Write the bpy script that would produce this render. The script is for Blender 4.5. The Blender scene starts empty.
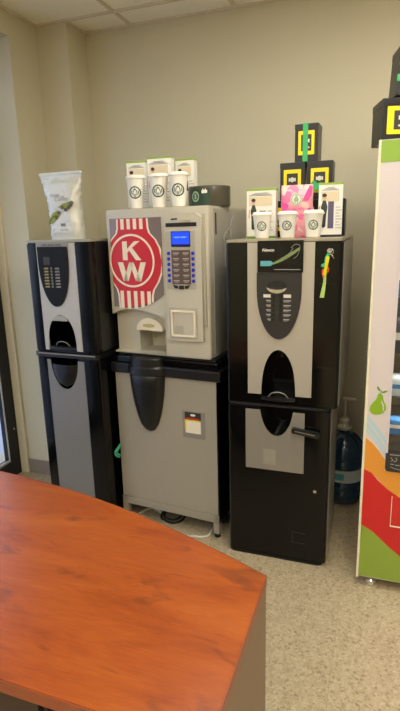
import bpy, bmesh, math, random
from mathutils import Vector, Matrix
random.seed(7)
S = bpy.context.scene
COL = S.collection
PI = math.pi

# ------------------------------------------------------------------ camera
CAM_H = 1.58
F_PX, PITCH, ROLL, YAW = 511.65, 0.23932, -0.02664, 0.34446
cd = bpy.data.cameras.new('camera')
cam = bpy.data.objects.new('camera', cd)
COL.objects.link(cam)
fw = Vector((-math.sin(YAW) * math.cos(PITCH), math.cos(YAW) * math.cos(PITCH), -math.sin(PITCH)))
rt = Vector((math.cos(YAW), math.sin(YAW), 0))
up = rt.cross(fw)
r2 = math.cos(ROLL) * rt + math.sin(ROLL) * up
u2 = -math.sin(ROLL) * rt + math.cos(ROLL) * up
cam.matrix_world = Matrix(((r2.x, u2.x, -fw.x, 0), (r2.y, u2.y, -fw.y, 0), (r2.z, u2.z, -fw.z, CAM_H), (0, 0, 0, 1)))
cd.sensor_fit = 'HORIZONTAL'
cd.sensor_width = 36.0
cd.lens = F_PX * 36.0 / 400.0
cd.clip_start = 0.02
S.camera = cam

# ------------------------------------------------------------------ world, light, exposure
W = bpy.data.worlds.new('sky')
S.world = W
W.use_nodes = True
bg = W.node_tree.nodes['Background']
bg.inputs[0].default_value = (0.62, 0.74, 1.0, 1)
bg.inputs[1].default_value = 0.85
LAMP_STRENGTH = 9.0
S.view_settings.view_transform = 'Standard'
S.view_settings.look = 'None'
S.view_settings.gamma = 1.0
S.view_settings.use_curve_mapping = False
S.view_settings.exposure = 1.22


# ------------------------------------------------------------------ materials
def srgb(r, g, b):
    def f(c):
        c /= 255.0
        return c / 12.92 if c <= 0.04045 else ((c + 0.055) / 1.055) ** 2.4
    return (f(r), f(g), f(b), 1)


def mat(name, col, rough=0.5, metal=0.0, coat=0.0, noise=0.0, scale=30.0, bump=0.0, spec=0.5, emit=None, es=0.0, trans=0.0, alpha=1.0):
    m = bpy.data.materials.new(name)
    m.use_nodes = True
    nt = m.node_tree
    p = nt.nodes['Principled BSDF']
    c = srgb(*col)
    p.inputs['Base Color'].default_value = c
    p.inputs['Roughness'].default_value = rough
    p.inputs['Metallic'].default_value = metal
    p.inputs['Coat Weight'].default_value = coat
    p.inputs['Coat Roughness'].default_value = 0.08
    p.inputs['Specular IOR Level'].default_value = spec
    p.inputs['Transmission Weight'].default_value = trans
    p.inputs['Alpha'].default_value = alpha
    if emit:
        p.inputs['Emission Color'].default_value = srgb(*emit)
        p.inputs['Emission Strength'].default_value = es
    if noise or bump:
        tc = nt.nodes.new('ShaderNodeTexCoord')
        nz = nt.nodes.new('ShaderNodeTexNoise')
        nz.inputs['Scale'].default_value = scale
        nz.inputs['Detail'].default_value = 4
        nt.links.new(tc.outputs['Object'], nz.inputs['Vector'])
        if noise:
            mx = nt.nodes.new('ShaderNodeMix')
            mx.data_type = 'RGBA'
            mx.inputs['A'].default_value = tuple(x * (1 - noise) for x in c[:3]) + (1,)
            mx.inputs['B'].default_value = tuple(min(1, x * (1 + noise)) for x in c[:3]) + (1,)
            nt.links.new(nz.outputs['Fac'], mx.inputs['Factor'])
            nt.links.new(mx.outputs['Result'], p.inputs['Base Color'])
        if bump:
            b = nt.nodes.new('ShaderNodeBump')
            b.inputs['Strength'].default_value = bump
            b.inputs['Distance'].default_value = 0.002
            nt.links.new(nz.outputs['Fac'], b.inputs['Height'])
            nt.links.new(b.outputs['Normal'], p.inputs['Normal'])
    return m


def floor_material():
    m = bpy.data.materials.new('speckled vinyl tile')
    m.use_nodes = True
    nt = m.node_tree
    N, L = nt.nodes, nt.links
    p = N['Principled BSDF']
    p.inputs['Roughness'].default_value = 0.36
    tc = N.new('ShaderNodeTexCoord')
    v1 = N.new('ShaderNodeTexVoronoi'); v1.inputs['Scale'].default_value = 150
    v2 = N.new('ShaderNodeTexVoronoi'); v2.inputs['Scale'].default_value = 80
    nz = N.new('ShaderNodeTexNoise'); nz.inputs['Scale'].default_value = 60; nz.inputs['Detail'].default_value = 5
    L.new(tc.outputs['Object'], nz.inputs['Vector'])
    mapv = N.new('ShaderNodeVectorMath'); mapv.operation = 'MULTIPLY_ADD'
    L.new(nz.outputs['Color'], mapv.inputs[0])
    mapv.inputs[1].default_value = (0.02, 0.02, 0.02)
    L.new(tc.outputs['Object'], mapv.inputs[2])
    L.new(mapv.outputs[0], v1.inputs['Vector']); L.new(mapv.outputs[0], v2.inputs['Vector'])
    cr = N.new('ShaderNodeValToRGB')
    sx = N.new('ShaderNodeSeparateColor')
    L.new(v1.outputs['Color'], sx.inputs['Color'])
    L.new(sx.outputs[0], cr.inputs['Fac'])
    e = cr.color_ramp
    e.elements[0].position = 0.0; e.elements[0].color = srgb(104, 84, 56)
    e.elements[1].position = 1.0; e.elements[1].color = srgb(206, 190, 154)
    for pos, c in ((0.1, (140, 120, 88)), (0.2, (172, 155, 122)), (0.7, (184, 168, 134)), (0.88, (190, 174, 140))):
        x = e.elements.new(pos); x.color = srgb(*c)
    cr2 = N.new('ShaderNodeValToRGB')
    sx2 = N.new('ShaderNodeSeparateColor')
    L.new(v2.outputs['Color'], sx2.inputs['Color'])
    L.new(sx2.outputs[1], cr2.inputs['Fac'])
    cr2.color_ramp.elements[0].color = srgb(158, 140, 108)
    cr2.color_ramp.elements[1].color = srgb(190, 174, 142)
    mx = N.new('ShaderNodeMix'); mx.data_type = 'RGBA'
    mx.inputs['Factor'].default_value = 0.45
    L.new(cr.outputs['Color'], mx.inputs['A']); L.new(cr2.outputs['Color'], mx.inputs['B'])
    # fine seams between the square tiles
    br = N.new('ShaderNodeTexBrick')
    br.offset = 0.0
    br.inputs['Scale'].default_value = 1.0
    br.inputs['Brick Width'].default_value = 0.322
    br.inputs['Row Height'].default_value = 0.322
    br.inputs['Mortar Size'].default_value = 0.0008
    br.inputs['Mortar Smooth'].default_value = 0.3
    sh = N.new('ShaderNodeMapping')
    sh.inputs['Location'].default_value = (0.1, 0.145, 0)
    L.new(tc.outputs['Object'], sh.inputs['Vector'])
    L.new(sh.outputs['Vector'], br.inputs['Vector'])
    mx2 = N.new('ShaderNodeMix'); mx2.data_type = 'RGBA'
    L.new(br.outputs['Fac'], mx2.inputs['Factor'])
    L.new(mx.outputs['Result'], mx2.inputs['A'])
    mx2.inputs['B'].default_value = srgb(150, 132, 100)
    L.new(mx2.outputs['Result'], p.inputs['Base Color'])
    b = N.new('ShaderNodeBump'); b.inputs['Strength'].default_value = 0.05
    L.new(nz.outputs['Fac'], b.inputs['Height']); L.new(b.outputs['Normal'], p.inputs['Normal'])
    return m


def wood_material():
    m = bpy.data.materials.new('cherry veneer')
    m.use_nodes = True
    nt = m.node_tree
    N, L = nt.nodes, nt.links
    p = N['Principled BSDF']
    p.inputs['Roughness'].default_value = 0.27
    tc = N.new('ShaderNodeTexCoord')
    mp = N.new('ShaderNodeMapping')
    mp.inputs['Rotation'].default_value = (0, 0, math.radians(8))
    mp.inputs['Scale'].default_value = (1.0, 4.0, 1.0)
    L.new(tc.outputs['Object'], mp.inputs['Vector'])
    n1 = N.new('ShaderNodeTexNoise'); n1.inputs['Scale'].default_value = 2.2; n1.inputs['Detail'].default_value = 8; n1.inputs['Roughness'].default_value = 0.62; n1.inputs['Distortion'].default_value = 0.7
    L.new(mp.outputs['Vector'], n1.inputs['Vector'])
    cr = N.new('ShaderNodeValToRGB')
    L.new(n1.outputs['Fac'], cr.inputs['Fac'])
    e = cr.color_ramp
    e.elements[0].position = 0.25; e.elements[0].color = srgb(134, 58, 18)
    e.elements[1].position = 0.78; e.elements[1].color = srgb(182, 98, 38)
    x = e.elements.new(0.42); x.color = srgb(158, 74, 24)
    x = e.elements.new(0.58); x.color = srgb(170, 84, 28)
    # dark figure patches
    mp2 = N.new('ShaderNodeMapping')
    mp2.inputs['Scale'].default_value = (3.0, 9.0, 1.0)
    L.new(tc.outputs['Object'], mp2.inputs['Vector'])
    n2 = N.new('ShaderNodeTexNoise'); n2.inputs['Scale'].default_value = 1.7; n2.inputs['Detail'].default_value = 6; n2.inputs['Distortion'].default_value = 1.2
    L.new(mp2.outputs['Vector'], n2.inputs['Vector'])
    cr2 = N.new('ShaderNodeValToRGB')
    cr2.color_ramp.elements[0].position = 0.60; cr2.color_ramp.elements[0].color = (0, 0, 0, 1)
    cr2.color_ramp.elements[1].position = 0.76; cr2.color_ramp.elements[1].color = (0.75, 0.75, 0.75, 1)
    L.new(n2.outputs['Fac'], cr2.inputs['Fac'])
    mx = N.new('ShaderNodeMix'); mx.data_type = 'RGBA'
    L.new(cr2.outputs['Color'], mx.inputs['Factor'])
    L.new(cr.outputs['Color'], mx.inputs['A'])
    mx.inputs['B'].default_value = srgb(104, 50, 28)
    # fine pores
    mp3 = N.new('ShaderNodeMapping')
    mp3.inputs['Scale'].default_value = (12.0, 160.0, 1.0)
    L.new(tc.outputs['Object'], mp3.inputs['Vector'])
    n3 = N.new('ShaderNodeTexNoise'); n3.inputs['Scale'].default_value = 2.0; n3.inputs['Detail'].default_value = 3
    L.new(mp3.outputs['Vector'], n3.inputs['Vector'])
    mx2 = N.new('ShaderNodeMix'); mx2.data_type = 'RGBA'; mx2.blend_type = 'MULTIPLY'
    mx2.inputs['Factor'].default_value = 0.35
    L.new(mx.outputs['Result'], mx2.inputs['A']); L.new(n3.outputs['Fac'], mx2.inputs['B'])
    hs = N.new('ShaderNodeHueSaturation'); hs.inputs['Saturation'].default_value = 1.0; hs.inputs['Value'].default_value = 0.98
    L.new(mx2.outputs['Result'], hs.inputs['Color'])
    L.new(hs.outputs['Color'], p.inputs['Base Color'])
    return m


def ceiling_material():
    return mat('mineral ceiling tile', (240, 235, 216), 0.9, noise=0.05, scale=180, bump=0.4)


def pink_material():
    m = bpy.data.materials.new('pink blossom print')
    m.use_nodes = True
    nt = m.node_tree
    N, L = nt.nodes, nt.links
    p = N['Principled BSDF']
    p.inputs['Roughness'].default_value = 0.4
    tc = N.new('ShaderNodeTexCoord')
    v = N.new('ShaderNodeTexVoronoi'); v.inputs['Scale'].default_value = 34
    L.new(tc.outputs['Object'], v.inputs['Vector'])
    sx = N.new('ShaderNodeSeparateColor'); L.new(v.outputs['Color'], sx.inputs['Color'])
    cr = N.new('ShaderNodeValToRGB'); cr.color_ramp.interpolation = 'CONSTANT'
    L.new(sx.outputs[0], cr.inputs['Fac'])
    e = cr.color_ramp
    e.elements[0].color = srgb(236, 160, 170); e.elements[0].position = 0
    e.elements[1].color = srgb(240, 190, 176); e.elements[1].position = 0.35
    for pos, c in ((0.55, (232, 120, 160)), (0.66, (244, 202, 190)), (0.85, (228, 112, 152)), (0.93, (240, 176, 180))):
        x = e.elements.new(pos); x.color = srgb(*c)
    L.new(cr.outputs['Color'], p.inputs['Base Color'])
    return m


def glass_material(name, tint=(1, 1, 1), alpha=0.12, rough=0.02):
    # clear pane: mostly transparent with a glossy surface
    m = bpy.data.materials.new(name)
    m.use_nodes = True
    nt = m.node_tree
    N, L = nt.nodes, nt.links
    out = N['Material Output']
    N.remove(N['Principled BSDF'])
    tr = N.new('ShaderNodeBsdfTransparent'); tr.inputs[0].default_value = tint + (1,)
    gl = N.new('ShaderNodeBsdfGlossy'); gl.inputs['Roughness'].default_value = rough
    mx = N.new('ShaderNodeMixShader')
    mx.inputs[0].default_value = 0.05; L.new(tr.outputs[0], mx.inputs[1]); L.new(gl.outputs[0], mx.inputs[2])
    L.new(mx.outputs[0], out.inputs['Surface'])
    return m


M = {}
M['wall'] = mat('painted wall', (200, 192, 164), 0.75, noise=0.02, scale=6, bump=0.08)
M['floor'] = floor_material()
M['ceiling'] = ceiling_material()
M['grid'] = mat('ceiling grid metal', (206, 196, 172), 0.5)
M['base'] = mat('rubber baseboard', (138, 128, 116), 0.55, noise=0.04)
M['cream'] = mat('cream door trim', (212, 200, 168), 0.5, noise=0.02)
M['dark_alu'] = mat('black anodised aluminium', (30, 30, 36), 0.35, metal=0.3, noise=0.05)
M['black'] = mat('gloss black plastic', (7, 7, 8), 0.14, spec=0.35, noise=0.1, scale=4)
M['black_satin'] = mat('satin black plastic', (17, 16, 17), 0.38, noise=0.08, scale=80, bump=0.05)
M['black_matte'] = mat('matt black', (12, 12, 12), 0.7, noise=0.1)
M['silver'] = mat('silver painted steel', (186, 180, 168), 0.38, metal=0.35, noise=0.02, scale=60)
M['silver_dark'] = mat('grey painted steel', (148, 142, 132), 0.42, metal=0.3, noise=0.03, scale=60)
M['silver_mid'] = mat('light grey painted door', (168, 160, 144), 0.42, metal=0.2, noise=0.03, scale=60)
M['silver_mark'] = mat('worn grey patch', (158, 152, 140), 0.5, metal=0.2, noise=0.05)
M['side_grey'] = mat('brushed side steel', (168, 162, 142), 0.3, metal=0.3, noise=0.03, scale=50)
M['champagne'] = mat('champagne grey plastic', (196, 190, 172), 0.4, metal=0.15, noise=0.02, scale=60)
M['champagne_dark'] = mat('dark champagne grey plastic', (176, 170, 154), 0.4, metal=0.15, noise=0.02)  # darker tone for the brewer's plates, spout, coin cup and door edge
M['chrome'] = mat('chrome', (214, 214, 214), 0.12, metal=1.0, noise=0.01)
M['keypad'] = mat('dark keypad film', (42, 42, 44), 0.3, coat=0.0, noise=0.1, scale=20)
M['keypad_black'] = mat('near black keypad film', (16, 16, 17), 0.45, spec=0.2, noise=0.1, scale=20)
M['silver_low'] = mat('mid grey painted steel', (132, 129, 126), 0.42, metal=0.3, noise=0.03, scale=60)
M['keypad_brown'] = mat('brown selection card', (92, 70, 60), 0.4, noise=0.15, scale=60)
M['label_white'] = mat('white print', (226, 222, 210), 0.5, noise=0.02)
M['print_grey'] = mat('grey print', (160, 158, 154), 0.5, noise=0.02)
M['print_dark'] = mat('dark print', (50, 46, 44), 0.5, noise=0.05)
M['print_yellow'] = mat('pale yellow print', (190, 178, 120), 0.5, noise=0.05)
M['teal'] = mat('teal print', (92, 168, 176), 0.35, noise=0.1)
M['swoosh_green'] = mat('olive green print', (120, 136, 84), 0.35, noise=0.1)
M['lcd'] = mat('blue screen', (20, 50, 200), 0.2, emit=(10, 50, 235), es=0.8, noise=0.02)
M['lcd_dark'] = mat('dark blue screen edge', (12, 20, 70), 0.2, noise=0.02)
M['lcd_text'] = mat('screen writing', (120, 160, 250), 0.3, emit=(90, 140, 255), es=0.8, noise=0.02)
M['blue_button'] = mat('blue button', (34, 50, 196), 0.25, coat=0.3, noise=0.04)
M['red'] = mat('red print', (198, 32, 46), 0.3, noise=0.04, scale=12)
M['cream_print'] = mat('cream print', (232, 222, 200), 0.35, noise=0.02)
M['window_film'] = mat('grey window film', (136, 120, 116), 0.25, metal=0.4, noise=0.06, scale=8)
M['vend_white'] = mat('white machine enamel', (216, 206, 207), 0.35, noise=0.01)
M['vend_edge'] = mat('cream edge trim', (232, 224, 196), 0.4, noise=0.02)
M['vend_green'] = mat('leaf green vinyl', (142, 178, 62), 0.4, noise=0.02)
M['vend_green2'] = mat('grass green vinyl', (142, 166, 62), 0.4, noise=0.02)
M['vend_red'] = mat('red vinyl', (204, 34, 34), 0.4, noise=0.03)
M['vend_orange'] = mat('orange vinyl', (226, 150, 56), 0.4, noise=0.02)
M['vend_blue'] = mat('pale blue vinyl', (176, 208, 222), 0.4, noise=0.02)
M['pear'] = mat('pear green vinyl', (136, 176, 36), 0.4, noise=0.06)
M['pear_dark'] = mat('dark green vinyl', (104, 146, 40), 0.4, noise=0.04)
M['glass'] = glass_material('clear glass')
M['interior'] = mat('machine interior', (40, 48, 66), 0.6, noise=0.05)
M['pack_blue'] = mat('blue snack wrapper', (30, 130, 210), 0.25, metal=0.3, noise=0.25, scale=40)
M['pack_white'] = mat('white snack wrapper', (200, 220, 232), 0.3, metal=0.2, noise=0.2, scale=40)
M['pack_navy'] = mat('navy snack wrapper', (24, 34, 66), 0.3, metal=0.2, noise=0.2, scale=40)
M['paper'] = mat('white paperboard', (238, 234, 222), 0.55, noise=0.015)
M['lid'] = mat('white plastic lid', (240, 236, 224), 0.35, noise=0.01)
M['siren'] = mat('green logo print', (30, 80, 62), 0.5, noise=0.05)
M['cup_ring'] = mat('tan cup base rim', (204, 176, 130), 0.6, noise=0.05)
M['lime'] = mat('lime green print', (150, 178, 78), 0.45, noise=0.03)
M['skin_print'] = mat('peach print', (214, 168, 142), 0.5, noise=0.04)
M['apron_print'] = mat('dark green print', (44, 58, 50), 0.5, noise=0.1)
M['brown_print'] = mat('brown print', (96, 74, 62), 0.5, noise=0.1)
M['purple_print'] = mat('purple grey print', (92, 86, 112), 0.5, noise=0.1)
M['beige_print'] = mat('beige print', (222, 204, 170), 0.5, noise=0.04)
M['tin'] = mat('smoked plastic', (74, 68, 54), 0.3, coat=0.2, noise=0.08, scale=10)
M['tin_label'] = mat('dark green label', (36, 60, 50), 0.35, noise=0.06)
M['pale_green'] = mat('pale green print', (150, 178, 150), 0.4, noise=0.04)
M['pink'] = pink_material()
M['magenta'] = mat('magenta print', (226, 76, 156), 0.4, noise=0.08)
M['foil'] = mat('white coffee bag foil', (212, 210, 198), 0.28, metal=0.25, noise=0.03, scale=11, bump=1.0)
for n_ in M['foil'].node_tree.nodes:
    if n_.type == 'BUMP': n_.inputs['Distance'].default_value = 0.015
M['leaf'] = mat('leaf print', (138, 150, 40), 0.4, noise=0.2, scale=60)
M['leaf_dark'] = mat('dark leaf print', (82, 100, 36), 0.4, noise=0.2, scale=60)
M['card_black'] = mat('black paperboard', (27, 26, 27), 0.35, noise=0.06, scale=20)
M['card_side'] = mat('black paperboard side', (50, 48, 46), 0.22, noise=0.06, scale=20)
M['yellow'] = mat('yellow label', (240, 214, 20), 0.45, noise=0.03)
M['ribbon'] = mat('green ribbon', (52, 166, 92), 0.35, noise=0.05)
M['water_bottle'] = mat('blue polycarbonate', (48, 78, 100), 0.08, coat=0.4, noise=0.1, scale=6, trans=0.35)
M['bottle_label'] = mat('bottle label', (196, 204, 198), 0.4, noise=0.2, scale=30)
M['pump'] = mat('cream pump plastic', (214, 206, 186), 0.35, noise=0.02)
M['cable_white'] = mat('white cable', (216, 210, 196), 0.45, noise=0.02)
M['cable_black'] = mat('black cable', (20, 19, 19), 0.5, noise=0.05)
M['wood'] = wood_material()
M['edge_band'] = mat('cherry edge band', (134, 66, 36), 0.35, noise=0.1, scale=20)
M['desk_side'] = mat('brown desk laminate', (124, 102, 80), 0.45, noise=0.05, scale=10)
M['desk_dark'] = mat('dark desk front', (50, 34, 26), 0.5, noise=0.1)
M['lime_strap'] = mat('lime strap', (176, 204, 110), 0.4, noise=0.06)
M['toy_green'] = mat('green rubber', (40, 170, 110), 0.35, noise=0.06)
M['toy_yellow'] = mat('yellow rubber', (236, 216, 20), 0.35, noise=0.06)
M['toy_orange'] = mat('orange rubber', (232, 92, 36), 0.35, noise=0.06)
M['mint'] = mat('mint green tape', (60, 150, 110), 0.4, noise=0.06)
M['lamp'] = mat('lit lamp diffuser', (255, 250, 235), 0.6, emit=(255, 251, 240), es=LAMP_STRENGTH, noise=0.01)
M['vend_lamp'] = mat('cold display light', (235, 242, 255), 0.6, emit=(200, 225, 255), es=26.0, noise=0.01)
M['exterior'] = mat('exterior paving', (176, 180, 190), 0.9, noise=0.05)

# ------------------------------------------------------------------ mesh helpers
BASE = {}


def NB():
    return bmesh.new()


def box(bm, x0, x1, y0, y1, z0, z1, bev=0.0, seg=2):
    t = bmesh.new()
    bmesh.ops.create_cube(t, size=1)
    bmesh.ops.scale(t, vec=(x1 - x0, y1 - y0, z1 - z0), verts=t.verts)
    bmesh.ops.translate(t, vec=((x0 + x1) / 2, (y0 + y1) / 2, (z0 + z1) / 2), verts=t.verts)
    if bev:
        bmesh.ops.bevel(t, geom=list(t.edges), offset=bev, segments=seg, affect='EDGES', profile=0.5)
    merge(bm, t)
    return bm


def merge(bm, t):
    me = bpy.data.meshes.new('tmp')
    t.to_mesh(me)
    t.free()
    bm.from_mesh(me)
    bpy.data.meshes.remove(me)


def prism(bm, pts, y0, y1, bev=0.0):
    """outline in x,z pushed from y0 to y1"""
    t = bmesh.new()
    a = [t.verts.new((x, y0, z)) for x, z in pts]
    b = [t.verts.new((x, y1, z)) for x, z in pts]
    n = len(pts)
    f1 = t.faces.new(a)
    t.faces.new(b[::-1])
    for i in range(n):
        j = (i + 1) % n
        t.faces.new((a[j], a[i], b[i], b[j]))
    bmesh.ops.recalc_face_normals(t, faces=t.faces)
    if bev:
        bmesh.ops.bevel(t, geom=[e for e in t.edges if e.verts[0].co.y == y0 and e.verts[1].co.y == y0], offset=bev, segments=2, affect='EDGES')
    bmesh.ops.triangulate(t, faces=[f for f in t.faces if len(f.verts) > 4])
    merge(bm, t)
    return bm


def prism_z(bm, pts, z0, z1, bev=0.0):
    """outline in x,y pushed from z0 to z1"""
    t = bmesh.new()
    a = [t.verts.new((x, y, z0)) for x, y in pts]
    b = [t.verts.new((x, y, z1)) for x, y in pts]
    n = len(pts)
    t.faces.new(a)
    t.faces.new(b[::-1])
    for i in range(n):
        j = (i + 1) % n
        t.faces.new((a[j], a[i], b[i], b[j]))
    bmesh.ops.recalc_face_normals(t, faces=t.faces)
    if bev:
        es = [e for e in t.edges if abs(e.verts[0].co.z - e.verts[1].co.z) < 1e-6]
        bmesh.ops.bevel(t, geom=es, offset=bev, segments=2, affect='EDGES')
    bmesh.ops.triangulate(t, faces=[f for f in t.faces if len(f.verts) > 4])
    merge(bm, t)
    return bm


def lathe(bm, prof, cx, cy, seg=32, sx=1.0, sy=1.0, a0=0.0, a1=2 * PI):
    """prof: list of (r,z)"""
    t = bmesh.new()
    full = abs(a1 - a0 - 2 * PI) < 1e-6
    rings = []
    for r, z in prof:
        if r < 1e-6:
            rings.append([t.verts.new((cx, cy, z))])
        else:
            k = seg if full else seg + 1
            rings.append([t.verts.new((cx + sx * r * math.cos(a0 + (a1 - a0) * i / seg), cy + sy * r * math.sin(a0 + (a1 - a0) * i / seg), z)) for i in range(k)])
    for A, B in zip(rings, rings[1:]):
        n = max(len(A), len(B))
        rng = n if full else n - 1
        for i in range(rng):
            j = (i + 1) % n
            if len(A) == 1 and len(B) == 1:
                continue
            if len(A) == 1:
                t.faces.new((A[0], B[j], B[i]))
            elif len(B) == 1:
                t.faces.new((A[i], A[j], B[0]))
            else:
                t.faces.new((A[i], A[j], B[j], B[i]))
    if full:
        if len(rings[0]) > 1:
            t.faces.new(rings[0][::-1])
        if len(rings[-1]) > 1:
            t.faces.new(rings[-1])
    bmesh.ops.recalc_face_normals(t, faces=t.faces)
    merge(bm, t)
    return bm


def tube(bm, pts, r, seg=8, closed=False):
    pts = [Vector(p) for p in pts]
    # Catmull-Rom smoothing
    n = len(pts)
    P = []
    for i in range(n if closed else n - 1):
        p0 = pts[(i - 1) % n] if closed or i > 0 else pts[0]
        p1 = pts[i]; p2 = pts[(i + 1) % n]
        p3 = pts[(i + 2) % n] if closed or i + 2 < n else pts[-1]
        for k in range(5):
            s = k / 5
            P.append(0.5 * ((2 * p1) + (-p0 + p2) * s + (2 * p0 - 5 * p1 + 4 * p2 - p3) * s * s + (-p0 + 3 * p1 - 3 * p2 + p3) * s ** 3))
    if not closed:
        P.append(pts[-1])
    t = bmesh.new()
    rings = []
    m = len(P)
    for i, p in enumerate(P):
        a = P[(i - 1) % m] if closed or i > 0 else P[i]
        b = P[(i + 1) % m] if closed or i + 1 < m else P[i]
        d = (b - a).normalized()
        u = d.cross(Vector((0, 0, 1)))
        if u.length < 1e-3:
            u = d.cross(Vector((0, 1, 0)))
        u.normalize()
        v = d.cross(u)
        rings.append([t.verts.new(p + r * (math.cos(2 * PI * k / seg) * u + math.sin(2 * PI * k / seg) * v)) for k in range(seg)])
    for i in range(m if closed else m - 1):
        A, B = rings[i], rings[(i + 1) % m]
        for k in range(seg):
            l = (k + 1) % seg
            t.faces.new((A[k], A[l], B[l], B[k]))
    if not closed:
        t.faces.new(rings[0][::-1]); t.faces.new(rings[-1])
    bmesh.ops.recalc_face_normals(t, faces=t.faces)
    merge(bm, t)
    return bm


def text_bm(bm, body, cx, cz, size, y, depth=0.0006, bold=0.0, fit=None, shear=0.0):
    cu = bpy.data.curves.new('t', 'FONT')
    cu.body = body
    cu.size = size
    cu.align_x = 'CENTER'; cu.align_y = 'CENTER'
    cu.extrude = depth / 2
    cu.offset = bold
    cu.shear = shear
    cu.resolution_u = 3
    o = bpy.data.objects.new('t', cu)
    COL.objects.link(o)
    dg = bpy.context.evaluated_depsgraph_get()
    me = bpy.data.meshes.new_from_object(o.evaluated_get(dg))
    t = bmesh.new(); t.from_mesh(me)
    xs = [v.co.x for v in t.verts]
    k = 1.0
    if fit and xs:
        k = fit / (max(xs) - min(xs))
    for v in t.verts:
        v.co = Vector((cx + v.co.x * k, y + v.co.z * -1.0, cz + v.co.y * (k if fit else 1)))
    merge(bm, t)
    bpy.data.objects.remove(o); bpy.data.curves.remove(cu); bpy.data.meshes.remove(me)
    return bm


def ellipse(cx, cz, rx, rz, n=32, a0=0.0, a1=2 * PI):
    full = abs(a1 - a0 - 2 * PI) < 1e-6
    k = n if full else n + 1
    return [(cx + rx * math.cos(a0 + (a1 - a0) * i / n), cz + rz * math.sin(a0 + (a1 - a0) * i / n)) for i in range(k)]


def ring_prism(bm, cx, cz, r0, r1, y0, y1, n=40, k=1.0):
    t = bmesh.new()
    def R(r, y):
        return [t.verts.new((cx + r * math.cos(2 * PI * i / n), y, cz + k * r * math.sin(2 * PI * i / n))) for i in range(n)]
    a, b, c, d = R(r0, y0), R(r1, y0), R(r0, y1), R(r1, y1)
    for i in range(n):
        j = (i + 1) % n
        t.faces.new((a[i], a[j], b[j], b[i])); t.faces.new((c[i], d[i], d[j], c[j]))
        t.faces.new((b[i], b[j], d[j], d[i])); t.faces.new((a[j], a[i], c[i], c[j]))
    bmesh.ops.recalc_face_normals(t, faces=t.faces)
    merge(bm, t)
    return bm


def rrect(x0, x1, z0, z1, r, n=5, corners=(1, 1, 1, 1)):
    """corner order: bottom-left, bottom-right, top-right, top-left"""
    out = []
    for (cx, cz, a), f in zip(((x0 + r, z0 + r, PI), (x1 - r, z0 + r, 1.5 * PI), (x1 - r, z1 - r, 0), (x0 + r, z1 - r, 0.5 * PI)), corners):
        if f:
            out += [(cx + r * math.cos(a + PI / 2 * i / n), cz + r * math.sin(a + PI / 2 * i / n)) for i in range(n + 1)]
        else:
            out.append((x0 if cx < (x0 + x1) / 2 else x1, z0 if cz < (z0 + z1) / 2 else z1))
    return out


def obj(name, bm, m, parent=None, smooth=False, label=None, auto=35):
    me = bpy.data.meshes.new(name)
    if parent is not None and parent.parent is not None and parent.parent.parent is not None:
        parent = parent.parent          # three levels at most
    if parent is not None and parent.name in BASE:
        bmesh.ops.translate(bm, vec=(0, 0, -BASE[parent.name]), verts=bm.verts)
    elif parent is not None and parent.parent is not None and parent.parent.name in BASE:
        bmesh.ops.translate(bm, vec=(0, 0, -BASE[parent.parent.name]), verts=bm.verts)
    if smooth:
        lim = math.radians(auto)
        for f in bm.faces:
            f.smooth = True
        for e in bm.edges:
            if len(e.link_faces) == 2 and e.link_faces[0].normal.length > 0 and e.link_faces[1].normal.length > 0:
                if e.calc_face_angle(0) > lim:
                    e.smooth = False
    bm.to_mesh(me)
    bm.free()
    me.materials.append(m)
    o = bpy.data.objects.new(name, me)
    COL.objects.link(o)
    if parent is not None:
        o.parent = parent
    if label:
        o['label'] = label
    return o


def cut(o, bm):
    """carve the shape bm (same frame as the parts of o's thing) out of o"""
    if o.parent is not None and o.parent.name in BASE:
        bmesh.ops.translate(bm, vec=(0, 0, -BASE[o.parent.name]), verts=bm.verts)
    me = bpy.data.meshes.new('c'); bm.to_mesh(me); bm.free()
    c = bpy.data.objects.new('c', me)
    COL.objects.link(c)
    par = o.parent; o.parent = None
    mw = o.matrix_basis.copy(); o.matrix_basis = Matrix()
    md = o.modifiers.new('b', 'BOOLEAN'); md.operation = 'DIFFERENCE'; md.object = c; md.solver = 'EXACT'
    dg = bpy.context.evaluated_depsgraph_get(); dg.update()
    new = bpy.data.meshes.new_from_object(o.evaluated_get(dg))
    o.modifiers.remove(md)
    old = o.data; new.name = old.name
    o.data = new
    bpy.data.objects.remove(c); bpy.data.meshes.remove(me); bpy.data.meshes.remove(old)
    o.matrix_basis = mw; o.parent = par


def thing(name, label, cat, loc=(0, 0, 0), rz=0.0, group=None):
    o = bpy.data.objects.new(name, None)
    o.empty_display_size = 0.05
    COL.objects.link(o)
    o.location = loc
    o.rotation_euler = (0, 0, rz)
    o['label'] = label; o['category'] = cat
    if group:
        o['group'] = group
    BASE[o.name] = 0.0
    return o


def thing_abs(name, label, cat, x, y, z, rz=0.0, group=None):
    """parts are written with absolute heights; the empty sits at height z"""
    o = thing(name, label, cat, (x, y, z), rz, group)
    BASE[o.name] = z
    return o


def tag(o, label, cat, group=None):
    o['label'] = label; o['category'] = cat
    if group:
        o['group'] = group
    return o


def struct(name, bm, m, parent=None):
    o = obj(name, bm, m, parent)
    o['kind'] = 'structure'
    return o


def dup(root, loc, rz=None, label=None, group=None):
    r = root.copy(); COL.objects.link(r); r.location = loc
    if rz is not None:
        r.rotation_euler = (0, 0, rz)
    if label: r['label'] = label
    if group: r['group'] = group
    for ch in list(root.children):
        c = ch.copy(); COL.objects.link(c); c.parent = r
        for g in ch.children:
            d = g.copy(); COL.objects.link(d); d.parent = c
    return r


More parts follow.
